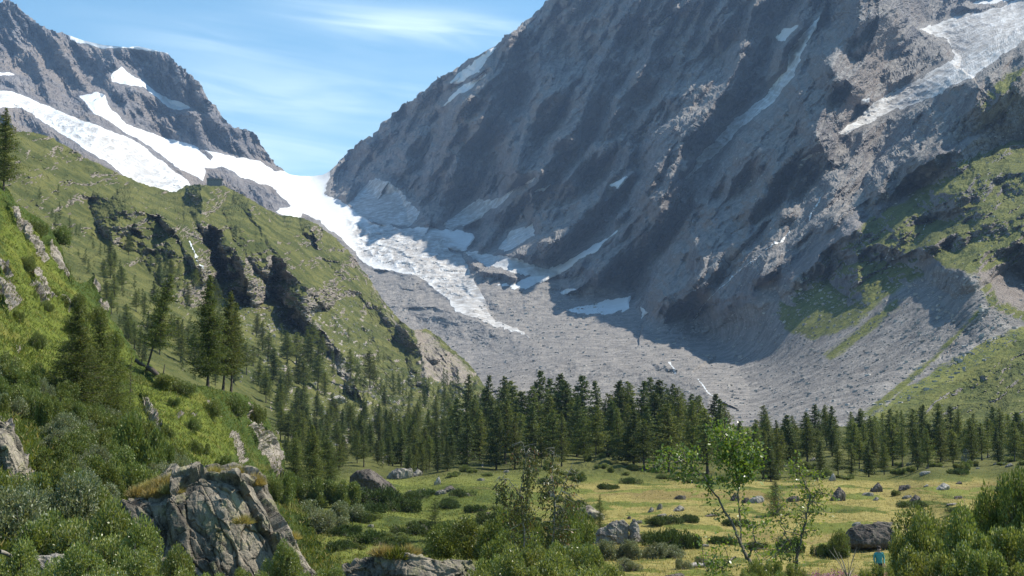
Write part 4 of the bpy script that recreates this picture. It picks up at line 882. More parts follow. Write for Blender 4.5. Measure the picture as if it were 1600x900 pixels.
for (x, yt, yb, hw, D) in ((700, 818, 872, 40, 60), (745, 812, 872, 46, 58), (790, 800, 885, 44, 50), (830, 800, 890, 48, 46), (870, 806, 890, 44, 46), (905, 795, 880, 40, 50), (800, 830, 900, 50, 40)):
    shrub(SH_MID, x, yt, yb, hw, 'dark leafy alder in the thicket behind the drooping birch', D=D, group='alders behind the drooping birch')
for (x, yt, yb, hw) in ((950, 838, 872, 26), (985, 838, 872, 26), (1020, 843, 870, 24), (1055, 848, 868, 22), (905, 842, 868, 22)):
    shrub(SH_GREY, x, yt, yb, hw, 'low grey willow in front of the split boulder', sheet=M, group='low willows in front of the split boulder')
fgr = [(1362, 890, 970, 28, 20), (1432, 830, 950, 46, 22), (1465, 812, 950, 60, 22), (1530, 800, 950, 62, 20), (1590, 812, 950, 60, 19), (1400, 884, 985, 42, 18), (1450, 855, 970, 60, 18), (1520, 850, 970, 60, 17), (1600, 860, 980, 60, 17), (1320, 892, 960, 26, 19), (1388, 868, 960, 26, 20), (1358, 876, 960, 24, 20)]
for (x, yt, yb, hw, D) in fgr:
    shrub(SH_NEAR, x, yt, yb, hw, FGR.pop(0), D=D)
for (x, yt, yb, hw, D) in ((1450, 800, 880, 46, 38), (1500, 812, 880, 40, 36), (1575, 752, 870, 44, 28), (1605, 745, 870, 40, 27), (1550, 780, 880, 40, 30)):
    shrub(SH_MID, x, yt, yb, hw, 'darker alder bush standing behind the lower right willows', D=D, group='alders behind the lower right willows')
for (x, yt, yb, hw, D) in ((1200, 872, 950, 34, 21), (1245, 872, 950, 26, 22), (1225, 886, 960, 34, 19), (1165, 890, 960, 26, 20)):
    shrub(SH_NEAR, x, yt, yb, hw, 'light green willow bush at the foot of the leafy saplings', D=D, group='willow bushes at the foot of the saplings')
shrub(SH_MID, 1308, 822, 862, 20, 'round green bush leaning on the left end of the long dark boulder', sheet=M)
shrub(SH_GREY, 985, 872, 892, 20, 'low grey bush in the yellow grass behind the purple rock', sheet=M)
shrub(SH_GREY, 1068, 874, 892, 14, 'small grey bush in the yellow grass by the weathered log', sheet=M)
shrub(SH_GREY, 1098, 868, 886, 14, 'grey bush behind the weathered log in the grass', sheet=M)
shrub(SH_MID, 1398, 764, 773, 9, 'tiny green bush between the boulders of the right meadow', sheet=M)
for (x, yb, hw, h) in ((1040, 852, 40, 20), (1075, 850, 26, 12), (1040, 815, 32, 7), (1080, 812, 20, 6), (905, 806, 24, 6), (790, 806, 26, 8), (770, 815, 30, 10), (700, 792, 26, 6), (630, 800, 34, 12), (590, 794, 40, 16), (560, 812, 30, 12), (640, 836, 34, 12), (615, 852, 30, 8), (575, 846, 34, 12), (690, 826, 30, 8), (660, 776, 26, 6), (720, 776, 24, 6), (640, 785, 30, 8), (545, 836, 24, 10), (870, 822, 26, 8), (1010, 838, 22, 8), (1130, 842, 24, 7), (1180, 848, 20, 6), (1265, 775, 16, 4), (1500, 742, 20, 4), (1425, 790, 26, 4), (1500, 795, 22, 4), (495, 868, 24, 8), (535, 862, 26, 7), (1150, 815, 26, 6), (1235, 850, 24, 14), (1290, 858, 24, 12), (585, 768, 22, 8), (660, 864, 26, 6), (740, 800, 22, 6), (950, 760, 18, 4), (860, 752, 22, 5), (900, 748, 22, 5), (985, 750, 20, 5)):
    shrub(SH_JUN, x, yb - h, yb + 2, hw, 'low dark juniper mat spread on the meadow', sheet=M, group='juniper mats on the meadow', cat='juniper')
for i in range(70):
    x = rnd.uniform(690, 1620); yb = interp(x, [(690, 745), (860, 745), (1140, 752), (1300, 744), (1600, 730)]) - rnd.random() ** 2 * 16 + 2; hh = rnd.uniform(5, 12)
    shrub(SH_MID, x, yb - hh, yb, rnd.uniform(6, 14), 'dark low alder of the undergrowth between the forest and the yellow meadow', sheet=M, group='alders at the forest rim')
for i in range(60):
    x = rnd.uniform(480, 900); yb = rnd.uniform(775, 900)
    if x < 520 + (yb - 780) * .3 and yb < 800 or abs(x - 640) < 110 and yb > 862: continue
    hh = rnd.uniform(4, 10); shrub(SH_MID if i % 3 else SH_JUN, x, yb - hh, yb + 2, hh * rnd.uniform(1.5, 3.2), 'low green heath cushion in the grass left of the birch' if i % 3 else 'dark low heath cushion in the grass left of the birch', sheet=M, group='green heath cushions' if i % 3 else 'dark heath cushions', cat='heath')
print('shrubs', round(_t.time() - _t0, 1))

# ---- leafy saplings in front
def sapling(name, trunks, twigs, D, label, mat, lmat, leaf=.06, lw=.03, per=70, spread=.22, seed=1, hang=0.0):
    """trunks: polylines (px, py, sideways depth, radius in m); twigs: (px, py, depth) cluster centres with weight"""
    rng = np.random.default_rng(seed); tr = []; nodes = []
    root = P(trunks[0][0][0], trunks[0][0][1], D)
    for ln in trunks:
        q = np.array([np.array(P(a, b_, D + d)) - np.array(root) for a, b_, d, r in ln]); rr = np.array([r for *_, r in ln])
        t = np.linspace(0, len(q) - 1, len(q) * 5); qq = np.stack([np.interp(t, range(len(q)), q[:, i]) for i in range(3)], 1); qq[1:-1] += rng.normal(size=qq[1:-1].shape) * .012
        tr.append((qq, np.interp(t, range(len(q)), rr))); nodes.append(qq)
    nodes = np.concatenate(nodes); C = []; Dd = []
    for a, b_, d, wgt, rad in twigs:
        c = np.array(P(a, b_, D + d)) - np.array(root); rad = rad / F * D
        for k in range(int(6 * wgt) + 2):
            e = c + rng.normal(size=3) * rad * np.array([.55, .55, .5]); nb = nodes[((nodes - e) ** 2).sum(1).argmin()]
            m1 = nb * .45 + e * .55 + rng.normal(size=3) * .05; tr.append((np.array([nb, m1, e]), np.array([.008, .006, .003])))
            n = int(per * wgt); s = rng.random((n, 1)); seg = np.where(s < .5, nb + (m1 - nb) * s * 2, m1 + (e - m1) * (s - .5) * 2); seg = np.where(s < .3, e + (m1 - e) * rng.random((n, 1)) * .8, seg)
            p = seg + rng.normal(size=(n, 3)) * spread * rad * .6; p[:, 2] -= hang * rng.random(n)
            C.append(p); Dd.append(rng.normal(size=(n, 3)) + np.array([0, 0, .5 - 2.2 * (hang > 0)]))
    C = np.concatenate(C); Dd = np.concatenate(Dd); s = .6 + .8 * rng.random(len(C))
    r = bpy.data.objects.new(name, None); SC.collection.objects.link(r); r.location = root
    TV, TF = tubes(tr, 6); new_mesh('trunk', TV, TF, mat, smooth=True, parent=r)
    V, Fq = leaf_quads(C, Dd, leaf * s, lw * s, rng); faces_obj('foliage', V, Fq, lmat, rng, r); tag(r, label, 'tree'); return r
sapling('willow_tree', [[(1190, 960, 0, .042), (1180, 896, 0, .038), (1168, 870, 0, .032), (1155, 845, .1, .027), (1140, 810, .2, .022), (1120, 775, .2, .017), (1098, 745, .1, .012), (1075, 722, 0, .012), (1040, 722, -.2, .007)],
                        [(1158, 850, .1, .018), (1155, 800, .3, .014), (1154, 760, .4, .012), (1150, 720, .4, .009), (1135, 680, .3, .007)], [(1170, 870, 0, .02), (1180, 845, -.3, .014), (1176, 820, -.3, .008)], [(1150, 870, 0, .02), (1130, 885, -.2, .012), (1100, 880, -.3, .006)], [(1154, 760, .4, .012), (1172, 720, .5, .006)]],
        [(1025, 728, -.2, .6, 18), (1050, 722, -.1, 1.1, 22), (1070, 705, 0, .45, 12), (1078, 722, 0, 1.1, 22), (1095, 735, .1, .9, 20), (1060, 745, 0, .4, 14), (1110, 755, .2, .7, 18),
         (1112, 668, .3, .5, 12), (1130, 682, .3, 1.4, 22), (1148, 700, .4, 1.8, 26), (1168, 690, .5, .9, 18), (1172, 715, .5, 1.4, 24), (1150, 730, .4, 1.5, 24), (1125, 715, .4, 1.0, 20), (1165, 745, .4, 1.0, 22), (1148, 758, .4, .8, 20), (1120, 800, .2, .4, 14), (1165, 800, 0, .6, 20), (1180, 830, -.3, .8, 22), (1140, 850, 0, .5, 20), (1110, 878, -.3, .9, 24), (1135, 890, -.2, .8, 20), (1190, 870, -.3, .8, 24)],
        22.0, 'leafy sapling with a slanting grey stem and bright leaves, left of the pair', MB_STEM, ML_BRIGHT, per=30, spread=.6, seed=301, leaf=.062, lw=.034)
sapling('willow_tree', [[(1246, 960, 0, .035), (1244, 880, 0, .03), (1252, 840, 0, .024), (1262, 800, .1, .018), (1266, 770, .2, .012), (1248, 735, .2, .007)], [(1264, 790, .1, .01), (1280, 765, .2, .006), (1278, 745, .2, .004)], [(1246, 870, 0, .014), (1225, 830, -.2, .009), (1215, 800, -.2, .005)]],
        [(1240, 735, .2, .7, 20), (1252, 728, .2, .6, 14), (1275, 742, .2, .5, 14), (1256, 762, .2, .7, 18), (1275, 775, .2, .8, 20), (1295, 780, .2, .5, 14), (1232, 792, -.1, .8, 20), (1215, 800, -.2, .7, 20), (1260, 800, .1, .7, 20), (1285, 806, .1, .6, 16), (1240, 826, 0, .8, 22), (1222, 850, -.2, .9, 22), (1270, 838, 0, .5, 18), (1245, 868, 0, .9, 24), (1205, 872, -.2, .8, 20)],
        23.0, 'thinner leafy sapling with a tuft of bright leaves on top, right of the pair', MB_STEM, ML_BRIGHT, per=28, spread=.6, seed=302, leaf=.06, lw=.032)
sapling('birch_tree', [[(866, 940, 0, .045), (862, 860, 0, .034), (868, 790, .1, .022), (863, 740, .2, .013), (866, 700, .2, .006)], [(815, 940, 0, .034), (820, 840, 0, .024), (813, 770, 0, .016), (822, 715, 0, .009), (815, 690, 0, .005)], [(866, 790, .1, .014), (885, 750, .2, .01), (896, 720, .3, .005)], [(816, 780, 0, .014), (795, 750, -.2, .009), (780, 745, -.3, .004)]],
        [(815, 700, 0, .5, 16), (835, 715, 0, .7, 20), (862, 705, .2, .5, 16), (820, 735, 0, .8, 24), (850, 735, .1, .8, 24), (885, 735, .2, .6, 18), (790, 755, -.2, .7, 18), (775, 765, -.3, .6, 14), (815, 765, 0, .9, 22), (850, 765, .1, .9, 24), (885, 765, .2, .8, 20), (800, 790, 0, .8, 20), (835, 795, 0, .9, 24), (870, 795, .1, .9, 22), (892, 790, .2, .6, 16), (810, 825, 0, .9, 24), (850, 830, 0, .9, 24), (885, 825, .2, .8, 18)],
        34.0, 'thin drooping birch with hanging brownish strands in front of the forest', MB_PALE, ML_BIRCH, per=58, seed=303, leaf=.085, lw=.036, hang=.55)
# ------------------------------------------------------------------ rocks
def rock_mat(name, cA, cB, lichen, lam=.55, S=1.0, streak=1.0):
    m, b = newmat(name); pos = b.n('ShaderNodeTexCoord').outputs['Object']
    mp = b.n('ShaderNodeMapping'); b.put(mp.inputs[0], pos); mp.inputs['Rotation'].default_value = (.2, -.45, .3); mp.inputs['Scale'].default_value = (1, 1, 1 / (1 + streak))
    nA = b.noise(mp, 1.1 / S, 6, .65); nB = b.noise(mp, 5.0 / S, 6, .7); nC = b.noise(pos, 22.0 / S, 4, .7); nL = b.noise(pos, 2.3 / S, 6, .7)
    c = b.mix(b.ss(b.m('ADD', b.m('MULTIPLY', nA, .55), b.m('MULTIPLY', nB, .45)), .38, .62), cA, cB)
    c = b.mix(b.m('MULTIPLY', b.ss(nL, .5, .62), lam), c, lichen)
    c = b.mix(b.m('MULTIPLY', b.ss(nC, .55, .7), .5), c, tuple(min(1, 1.5 * v) for v in cB))
    c = b.mix(b.m('MULTIPLY', b.ss(nC, .3, .42), -0.0), c, cA)
    c = b.mix(b.m('MULTIPLY', b.m('SUBTRACT', 1.0, b.ss(nB, .33, .44)), .55), c, tuple(.4 * v for v in cA))
    fin(b, c, .9, b.m('ADD', nB, b.m('MULTIPLY', nC, .35)), .10 * S, .9, .2); return m
MR_GREY = rock_mat('grey_gneiss', (.10, .092, .084), (.29, .262, .235), (.24, .23, .14))
MR_LICH = rock_mat('lichen_gneiss', (.060, .053, .046), (.30, .26, .205), (.27, .26, .12), .45)
MR_DARK = rock_mat('dark_gneiss', (.055, .047, .044), (.15, .125, .11), (.17, .165, .12), .35)
MR_PALE = rock_mat('pale_gneiss', (.20, .185, .165), (.40, .37, .33), (.28, .27, .2), .3)
MR_PURP = rock_mat('purple_schist', (.13, .085, .095), (.24, .165, .17), (.2, .2, .14), .2)

def hull_rock(name, pts, vox, mat, amp=.06, seed=0, fiss=0.0, fdir=(.8, .1, -.55), loc=None, flen=.5, center=True):
    """rounded-off convex block through the given points, weathered by noise and fissures"""
    pts = [Vector(p) for p in pts]; c = sum(pts, Vector()) / len(pts)
    if loc is not None: c = Vector(loc)
    bm = bmesh.new(); [bm.verts.new(p - c) for p in pts]; bmesh.ops.convex_hull(bm, input=bm.verts)
    me = bpy.data.meshes.new(name); bm.to_mesh(me); bm.free()
    o = bpy.data.objects.new(name, me); SC.collection.objects.link(o)
    r = o.modifiers.new('r', 'REMESH'); r.mode = 'VOXEL'; r.voxel_size = vox
    dg = bpy.context.evaluated_depsgraph_get(); ev = bpy.data.meshes.new_from_object(o.evaluated_get(dg)); bpy.data.objects.remove(o)
    n = len(ev.vertices); V = np.empty(n * 3, np.float32); ev.vertices.foreach_get('co', V); V = V.reshape(-1, 3).astype(float)
    Nn = np.empty(n * 3, np.float32); ev.vertices.foreach_get('normal', Nn); Nn = Nn.reshape(-1, 3)
    ext = V.max(0) - V.min(0); S = float(np.median(ext)); q = V / S + seed * 3.1
    d = amp * S * (fb3(q * 2.2, 6, .6, seed=seed) * 1.5)
    V = V + Nn * d[:, None]
    f = unit(np.array(fdir, float)); a = unit(np.cross(f, [0, 0, 1.0])); b_ = np.cross(f, a)
    w = .30 * fb3(q * 2.6, 4, seed=seed + 8)
    if fiss:
        for sc_, k_ in ((3.4, 1.0), (7.5, .42), (16.0, .16)):
            uu = np.stack([(V @ a) / S * sc_ + w * sc_ * .5, (V @ b_) / S * sc_ - w * sc_ * .4, (V @ f) / S * flen * sc_], 1) + seed
            val, edge, tx = vor3(uu, seed + 11)
            tilt = (tx * unit(np.array([val * 7 % 1 - .5, val * 13 % 1 - .5, val * 29 % 1 - .5]).T)).sum(1)
            V = V + Nn * (fiss * S * k_ * ((val - .5) * 1.1 + tilt * 1.1 - .35 * np.clip(1 - edge / .08, 0, 1)))[:, None]
    ev.vertices.foreach_set('co', V.astype(np.float32).ravel()); ev.update()
    ev.polygons.foreach_set('use_smooth', np.zeros(len(ev.polygons), bool)); ev.materials.clear(); ev.materials.append(mat); ev.name = name
    o = bpy.data.objects.new(name, ev); SC.collection.objects.link(o); o.location = c; return o
def block_geo(seed, flat=.6):
    """a split, angular boulder: random points on a squashed ellipsoid"""
    r = random.Random(seed); pts = []
    for i in range(15):
        a = r.random() * 6.28; h = r.uniform(-.5, 1.0); k = math.sqrt(max(.05, 1 - (h * .9) ** 2)) * r.uniform(.75, 1.1)
        pts.append((k * math.cos(a), k * math.sin(a) * .8, h * flat * r.uniform(.7, 1.05)))
    return pts
PROTO = {}
for nm, mt in (('grey', MR_GREY), ('dark', MR_DARK), ('pale', MR_PALE), ('lichen', MR_LICH)):
    PROTO[nm] = []
    for i in range(3):
        o = hull_rock('boulder', block_geo(400 + i * 7 + len(nm)), .075, mt, .07, seed=30 + i + len(nm), fiss=.045, loc=(0, 0, 0)); CHILDREN[o.name] = []; PROTO[nm].append(o)
def boulder(kind, x, yb, w, h, label, group=None, sheet=None, tilt=0.0, cat='boulder'):
    p = (sheet or M).lookup(x, yb); D = p[1]; o = rnd.choice(PROTO[kind]); W_ = w / F * D / 2.0; H_ = h / F * D / .62
    ob = place(o, (p[0], p[1] + W_ * .5, p[2] + .02 * H_), (W_ * 1.05, W_ * .95, H_ * 1.05), rnd.uniform(-.5, .5), (0, tilt), label=label, cat=cat, group=group); return ob
for kind, x, yb, w, h, lab in (
    ('lichen', 930, 806, 74, 20, 'long flat pale slab beside the slim young spruce'), ('grey', 860, 775, 19, 14, 'upright grey boulder seen through the drooping birch'),
    ('dark', 1062, 780, 24, 9, 'low dark boulder left of the leafy sapling, farthest back of its group'), ('grey', 1017, 798, 13, 8, 'small grey boulder at the left end of the little rock cluster'), ('grey', 1031, 795, 11, 12, 'pointed grey rock in the middle of the little rock cluster'),
    ('grey', 1035, 803, 17, 6, 'low flat rock in front of the little rock cluster'), ('grey', 1060, 798, 25, 9, 'rounded grey rock right of the little rock cluster'), ('dark', 1046, 813, 26, 10, 'dark wedge shaped rock in front of the cluster beside a green mat'),
    ('dark', 1071, 813, 10, 10, 'small upright dark rock next to the dark wedge'), ('dark', 1110, 806, 28, 5, 'low dark sliver of rock behind the slanting sapling stem'), ('dark', 982, 806, 8, 6, 'tiny dark stone right of the long flat slab'), ('grey', 997, 814, 15, 7, 'small grey stone between the slab and the split boulder'),
    ('grey', 1055, 842, 13, 6, 'pale stone on the green mat right of the split boulder'), ('grey', 1100, 850, 22, 6, 'flat grey stone low in the meadow left of the sapling stem'),
    ('dark', 1148, 782, 20, 13, 'dark boulder behind the left sapling crown'), ('pale', 1184, 784, 28, 15, 'pale slanting boulder between the sapling and the young spruce'), ('dark', 1166, 784, 14, 12, 'dark block squeezed beside the pale slanting boulder'), ('dark', 1240, 784, 24, 13, 'dark boulder just right of the stout young spruce'),
    ('dark', 1309, 783, 34, 22, 'big black cubic boulder in the right meadow'), ('dark', 1369, 768, 26, 15, 'brown angular boulder behind the flat wedge in the right meadow'), ('dark', 1414, 765, 28, 11, 'jagged brown rock heap like boulder in the right meadow'), ('grey', 1356, 774, 24, 7, 'flat grey wedge between the black cube and the brown boulder'),
    ('grey', 1369, 781, 13, 6, 'small grey rock in front of the flat wedge'), ('grey', 1419, 777, 17, 7, 'grey rock touching the dark pyramid shaped rock'), ('dark', 1431, 784, 24, 11, 'dark pyramid shaped rock in the right meadow'), ('pale', 1475, 764, 30, 11, 'broad pale slab in the right meadow'),
    ('pale', 1448, 742, 19, 7, 'pale slab at the forest edge above the right meadow'), ('dark', 1498, 754, 14, 5, 'dark low rock above the broad pale slab'), ('dark', 1499, 779, 19, 6, 'brown low rock below the broad pale slab'), ('dark', 1561, 763, 12, 6, 'small dark rock near the right edge of the meadow'),
    ('grey', 1589, 761, 22, 6, 'low grey rock at the right edge of the meadow'), ('grey', 1578, 735, 16, 6, 'grey rock on the far rim of the meadow near the right edge'), ('grey', 1489, 788, 20, 4, 'flat stone row like rock low in the right meadow'), ('pale', 1447, 760, 10, 4, 'tiny pale stone left of the broad pale slab'),
    ('pale', 1300, 752, 14, 13, 'narrow pale rock standing at the forest edge'), ('pale', 1339, 818, 15, 8, 'small pale pointed rock left above the long dark boulder'), ('dark', 1380, 817, 44, 6, 'long low dark ledge above the long dark boulder'),
    ('grey', 530, 772, 24, 16, 'half hidden grey boulder left behind the big leaning dark boulder'), ('pale', 606, 784, 17, 7, 'pale stone at the right foot of the leaning dark boulder'), ('dark', 697, 770, 32, 11, 'dark flat boulder in the row between leaning boulder and birch'), ('grey', 688, 777, 20, 9, 'grey rounded boulder in front of the dark flat one'),
    ('pale', 682, 758, 14, 14, 'pale sloping block behind the dark flat boulder'), ('grey', 638, 770, 18, 6, 'low grey stone right of the leaning dark boulder'), ('grey', 577, 826, 14, 7, 'small grey stone in the green mats right of the shady thicket'), ('dark', 648, 832, 44, 17, 'dark shaded boulder half grown over by green mats'),
    ('grey', 725, 778, 24, 6, 'flat grey stone at the left of the yellow meadow'), ('grey', 503, 860, 18, 5, 'small grey stone in the grass right of the fissured rock'), ('pale', 660, 770, 12, 5, 'small pale stone in the row behind the green mats'), ('dark', 760, 806, 14, 6, 'small dark stone in the yellow grass left of the birch'),
    ('grey', 790, 744, 12, 5, 'small grey stone at the forest edge left of the birch'), ('grey', 750, 752, 16, 5, 'low stone at the forest edge behind the flat boulders'), ('pale', 1510, 725, 15, 34, 'tall bleached white rock among the trees at the forest edge')):
    boulder(kind, x, yb, w, h, lab)
# blocks strewn over the foot of the shoulder and between the small trees
for i in range(110):
    x = rnd.uniform(470, 760); y = rnd.uniform(600, 720)
    if (y < 640 and x < 520) or rnd.random() < .25: continue
    s = rnd.choice((5, 6, 7, 8, 10, 14)); boulder(rnd.choice(('pale', 'pale', 'grey')), x, y, s, s * .55, 'pale block strewn over the ground between the small trees', 'blocks among the small trees')
for i in range(60):
    x = rnd.uniform(370, 560); y = rnd.uniform(450, 600); s = rnd.choice((4, 5, 6, 8)); boulder('pale', x, y, s, s * .6, 'pale block strewn on the sunny flank below the cliffs', 'blocks below the cliffs')
for i in range(46):
    x = rnd.uniform(1180, 1600); y = rnd.uniform(705, 738) - (x - 1180) * .025 + 6; s = rnd.choice((5, 7, 9, 12)); boulder(rnd.choice(('grey', 'dark', 'pale')), x, y, s, s * .5, 'block lying among the trees at the far rim of the right meadow', 'blocks at the far rim of the meadow')
boulder('pale', 521, 628, 42, 11, 'large tilted reddish slab with a dark overhang on the valley floor', cat='slab')
boulder('grey', 625, 745, 46, 24, 'big pale outcrop like boulder among trees behind the leaning boulder'); boulder('grey', 650, 742, 24, 12, 'pale shattered block right of the outcrop like boulder')
boulder('pale', 382, 474, 14, 8, 'largest white block on the flank right of the ridge trees')
# unique, large ones
def pr(x, y, D): return P(x, y, D)
D0 = 29.0
big = hull_rock('fissured_rock', [pr(176, 792, D0), pr(212, 768, D0 + .3), pr(285, 745, D0 + .6), pr(385, 741, D0 + .4), pr(404, 752, D0 + .5), pr(432, 800, D0 + .6), pr(466, 866, D0 + .7), pr(492, 915, D0 + .8), pr(500, 960, D0), pr(170, 960, D0 + .2), pr(150, 860, D0 + .6),
                                  pr(225, 775, D0 + 2.6), pr(300, 742, D0 + 3.0), pr(390, 744, D0 + 2.8), pr(470, 900, D0 + 3.2), pr(170, 900, D0 + 3.0), pr(330, 960, D0 - .9), pr(300, 800, D0 - .1), pr(420, 950, D0 - .4), pr(355, 775, D0 - .1)], .022, MR_LICH, .05, 3, .060, (.42, -.10, -.85), flen=.30)
tag(big, 'huge fissured rock with dry grass on top in the lower left foreground', 'rock')
o = hull_rock('leaning_boulder', [pr(546, 745, 205), pr(556, 736, 205), pr(578, 732, 205), pr(592, 740, 206), pr(610, 756, 206), pr(622, 768, 207), pr(618, 776, 206), pr(590, 782, 205), pr(560, 776, 205), pr(545, 765, 205), pr(560, 738, 209), pr(600, 760, 210), pr(560, 770, 210), pr(585, 752, 203), pr(575, 775, 203.6)], .16, MR_DARK, .05, 5, .02)
p = M.lookup(580, 782); o.location = o.location * (p[1] / 206.0) + Vector((0, 0, CAMZ)) * (1 - p[1] / 206.0); o.scale = [p[1] / 206.0] * 3
tag(o, 'large dark boulder leaning to the right at the edge of the thicket', 'boulder')
D0 = 25.0
o = hull_rock('lichen_boulder', [pr(538, 890, D0), pr(560, 872, D0 + .2), pr(590, 862, D0 + .3), pr(640, 866, D0), pr(690, 872, D0), pr(738, 878, D0 + .2), pr(748, 905, D0), pr(740, 950, D0), pr(535, 950, D0), pr(600, 866, D0 + 1.6), pr(700, 876, D0 + 1.8), pr(560, 900, D0 + 1.8), pr(745, 920, D0 + 1.8), pr(640, 930, D0 - .6)], .026, MR_LICH, .05, 7, .05, (.9, -.2, -.3))
tag(o, 'broad flat topped boulder with yellow lichen at the bottom edge', 'boulder')
o = hull_rock('corner_rock', [pr(28, 895, 21), pr(45, 876, 21), pr(90, 868, 21.2), pr(118, 872, 21.2), pr(125, 930, 21), pr(20, 930, 21), pr(60, 872, 22.2), pr(115, 900, 22.2), pr(30, 900, 22)], .026, MR_GREY, .07, 8, .05)
tag(o, 'grey knobbly rock in the lower left corner under the bushes', 'rock')
pM = M.lookup(960, 848); Dm = pM[1]
def prm(x, y, d=0): return P(x, y, Dm + d)
o = hull_rock('split_boulder', [prm(922, 846), prm(935, 828), prm(960, 814), prm(975, 812), prm(982, 820), prm(980, 848), prm(925, 856), prm(950, 852, -1.4), prm(960, 816, 2), prm(935, 840, 2.4), prm(978, 840, 2.4)], .09, MR_GREY, .06, 12, .03)
c2 = hull_rock('split_half', [prm(983, 822), prm(988, 810), prm(994, 811), prm(999, 826), prm(1002, 846), prm(982, 850), prm(992, 850, -1.0), prm(990, 815, 1.6), prm(998, 842, 1.8)], .08, MR_GREY, .06, 13, .03)
wc = c2.location.copy(); c2.parent = o; c2.location = wc - o.location
tag(o, 'large grey boulder split in two in the middle of the meadow', 'boulder')
pM = M.lookup(1350, 852); Dm = pM[1]
o = hull_rock('long_boulder', [prm(1312, 850), prm(1317, 836), prm(1328, 825), prm(1348, 819), prm(1372, 817), prm(1392, 823), prm(1402, 838), prm(1400, 850), prm(1380, 858), prm(1340, 859), prm(1335, 824, 3), prm(1385, 822, 3), prm(1395, 850, 3), prm(1318, 850, 3), prm(1355, 850, -1.2)], .10, MR_DARK, .05, 14, .02)
tag(o, 'long dark boulder in front of the right hand willow bushes', 'boulder')
pM = M.lookup(980, 892); Dm = pM[1]
o = hull_rock('purple_rock', [prm(963, 895), prm(966, 884), prm(975, 881), prm(990, 887), prm(1004, 895), prm(985, 898), prm(968, 885, 1.5), prm(998, 893, 1.5), prm(975, 898, -.5)], .06, MR_PURP, .05, 15, .01)
tag(o, 'purple grey pointed rock in the yellow grass at the bottom', 'rock')
boulder('dark', 1056, 903, 34, 7, 'flat dark rock at the bottom edge below the yellow grass')
D0 = 40.0
o = hull_rock('slab_cliff', [pr(-30, 650, D0 + 1), pr(4, 656, D0 + 1), pr(14, 672, D0 + .6), pr(24, 694, D0 + .4), pr(40, 722, D0), pr(48, 752, D0), pr(42, 782, D0), pr(20, 800, D0), pr(-30, 820, D0), pr(-60, 700, D0), pr(10, 700, D0 - .8), pr(20, 770, D0 - .9), pr(-30, 660, D0 + 4), pr(30, 720, D0 + 3.5), pr(40, 780, D0 + 3.5), pr(-50, 820, D0 + 3)], .035, MR_LICH, .05, 21, .05, (.5, 0, -.85), flen=.25)
tag(o, 'bare grey rock slab jutting in at the left edge among bushes', 'rock')
# weathered log, fallen trunk, stump
def log(name, a, b_, r, label, mat, cat='log'):
    a = Vector(a); b_ = Vector(b_); t = np.linspace(0, 1, 12); q = np.array(a)[None] * 0 + np.outer(t, np.array(b_ - a)); q[:, 2] += .25 * r * np.sin(t * 9)
    V, Fq = tubes([(q, r * (1 - .35 * t)), (np.array([q[7], q[7] + np.array([.1, .1, 1.0]) * r * 5]), np.array([r * .35, r * .12]))], 8)
    o = new_mesh(name, V, Fq, mat, smooth=True); o.location = a; return tag(o, label, cat)
a = M.lookup(1078, 890); b_ = M.lookup(1114, 884); log('log', a + [0, 0, .25], b_ + [0, 0, .3], .22, 'weathered dark log lying in the yellow grass', MB_DEAD)
a = N.lookup(230, 584); b_ = N.lookup(266, 612); log('log', a + [0, 0, .5], b_ + [0, 0, .4], .28, 'dark fallen trunk lying downhill from the leaning larch', MB_BARK)
a = N.lookup(210, 578); b_ = N.lookup(226, 582); log('log', a + [0, 0, .9], b_ + [0, 0, .5], .2, 'short dark dead branch on the crest beside the leaning larch', MB_BARK)
a = P(0, 862, 20); b_ = P(44, 880, 20.5); log('fallen_branch', a, b_, .035, 'bare pale branch among bushes at the left edge', MB_PALE, 'branch')

# ---- grass: tufts on the rocks, blades over the slope and the meadow
def blades(C, h, w, rng, lean=.5, n=1):
    C = np.repeat(C, n, 0); m = len(C); d = rng.normal(size=(m, 3)) * lean; d[:, 2] = 1
    hh = np.repeat(np.broadcast_to(h, (m // n,)), n) * (.6 + .7 * rng.random(m)); return leaf_quads(C + rng.normal(size=(m, 3)) * np.array([1, 1, .05]) * w * 1.5, d, hh, w, rng)
def tuft(x, y, D, r, label, mat, seed, dense=700, h=.34, up=.0, group=None):
    rng = np.random.default_rng(seed); c = P(x, y, D); a = rng.random(dense) * 6.28; rr = r * np.sqrt(rng.random(dense))
    C = np.stack([rr * np.cos(a), rr * np.sin(a) * .7, -.25 * h * (rr / r) ** 2], 1) * np.array([.75, .75, 1]); d = C * np.array([1.3 / r, 1.3 / r, 0]) + rng.normal(size=C.shape) * .30 + np.array([.25, 0, 0]); d[:, 2] = .9 - .5 * (rr / r) ** 2
    hh = h * (.45 + .9 * rng.random(dense)) * (1.1 - .4 * rr / r); V, Fq = leaf_quads(C, d, hh, .016, rng)
    V = V + 0; V[:, 2] -= .25 * h * 0
    o = faces_obj('grass_tuft', V, Fq, mat, rng); o.location = c + Vector((0, 0, .03)); return tag(o, label, 'grass', group)
for i, (x, y, r, dD) in enumerate(((216, 774, .26, .9), (236, 766, .34, 1.2), (256, 758, .34, 1.0), (276, 752, .3, 1.3), (290, 748, .26, 1.6), (306, 748, .26, 1.6), (240, 775, .24, .5), (268, 768, .26, .4), (335, 744, .22, 1.2), (370, 743, .2, 1.2), (350, 746, .16, 1.9), (398, 756, .16, 1.0))):
    tuft(x, y + 2, 29 + dD, r, 'shaggy tuft of dry golden grass on top of the fissured rock', ML_STRAW, 500 + i, 1000, .27, group='dry grass tufts on the fissured rock')
tuft(380, 818, 28.6, .2, 'green and gold tuft growing in a crack of the fissured rock', ML_STRAW, 520, 400, .22)
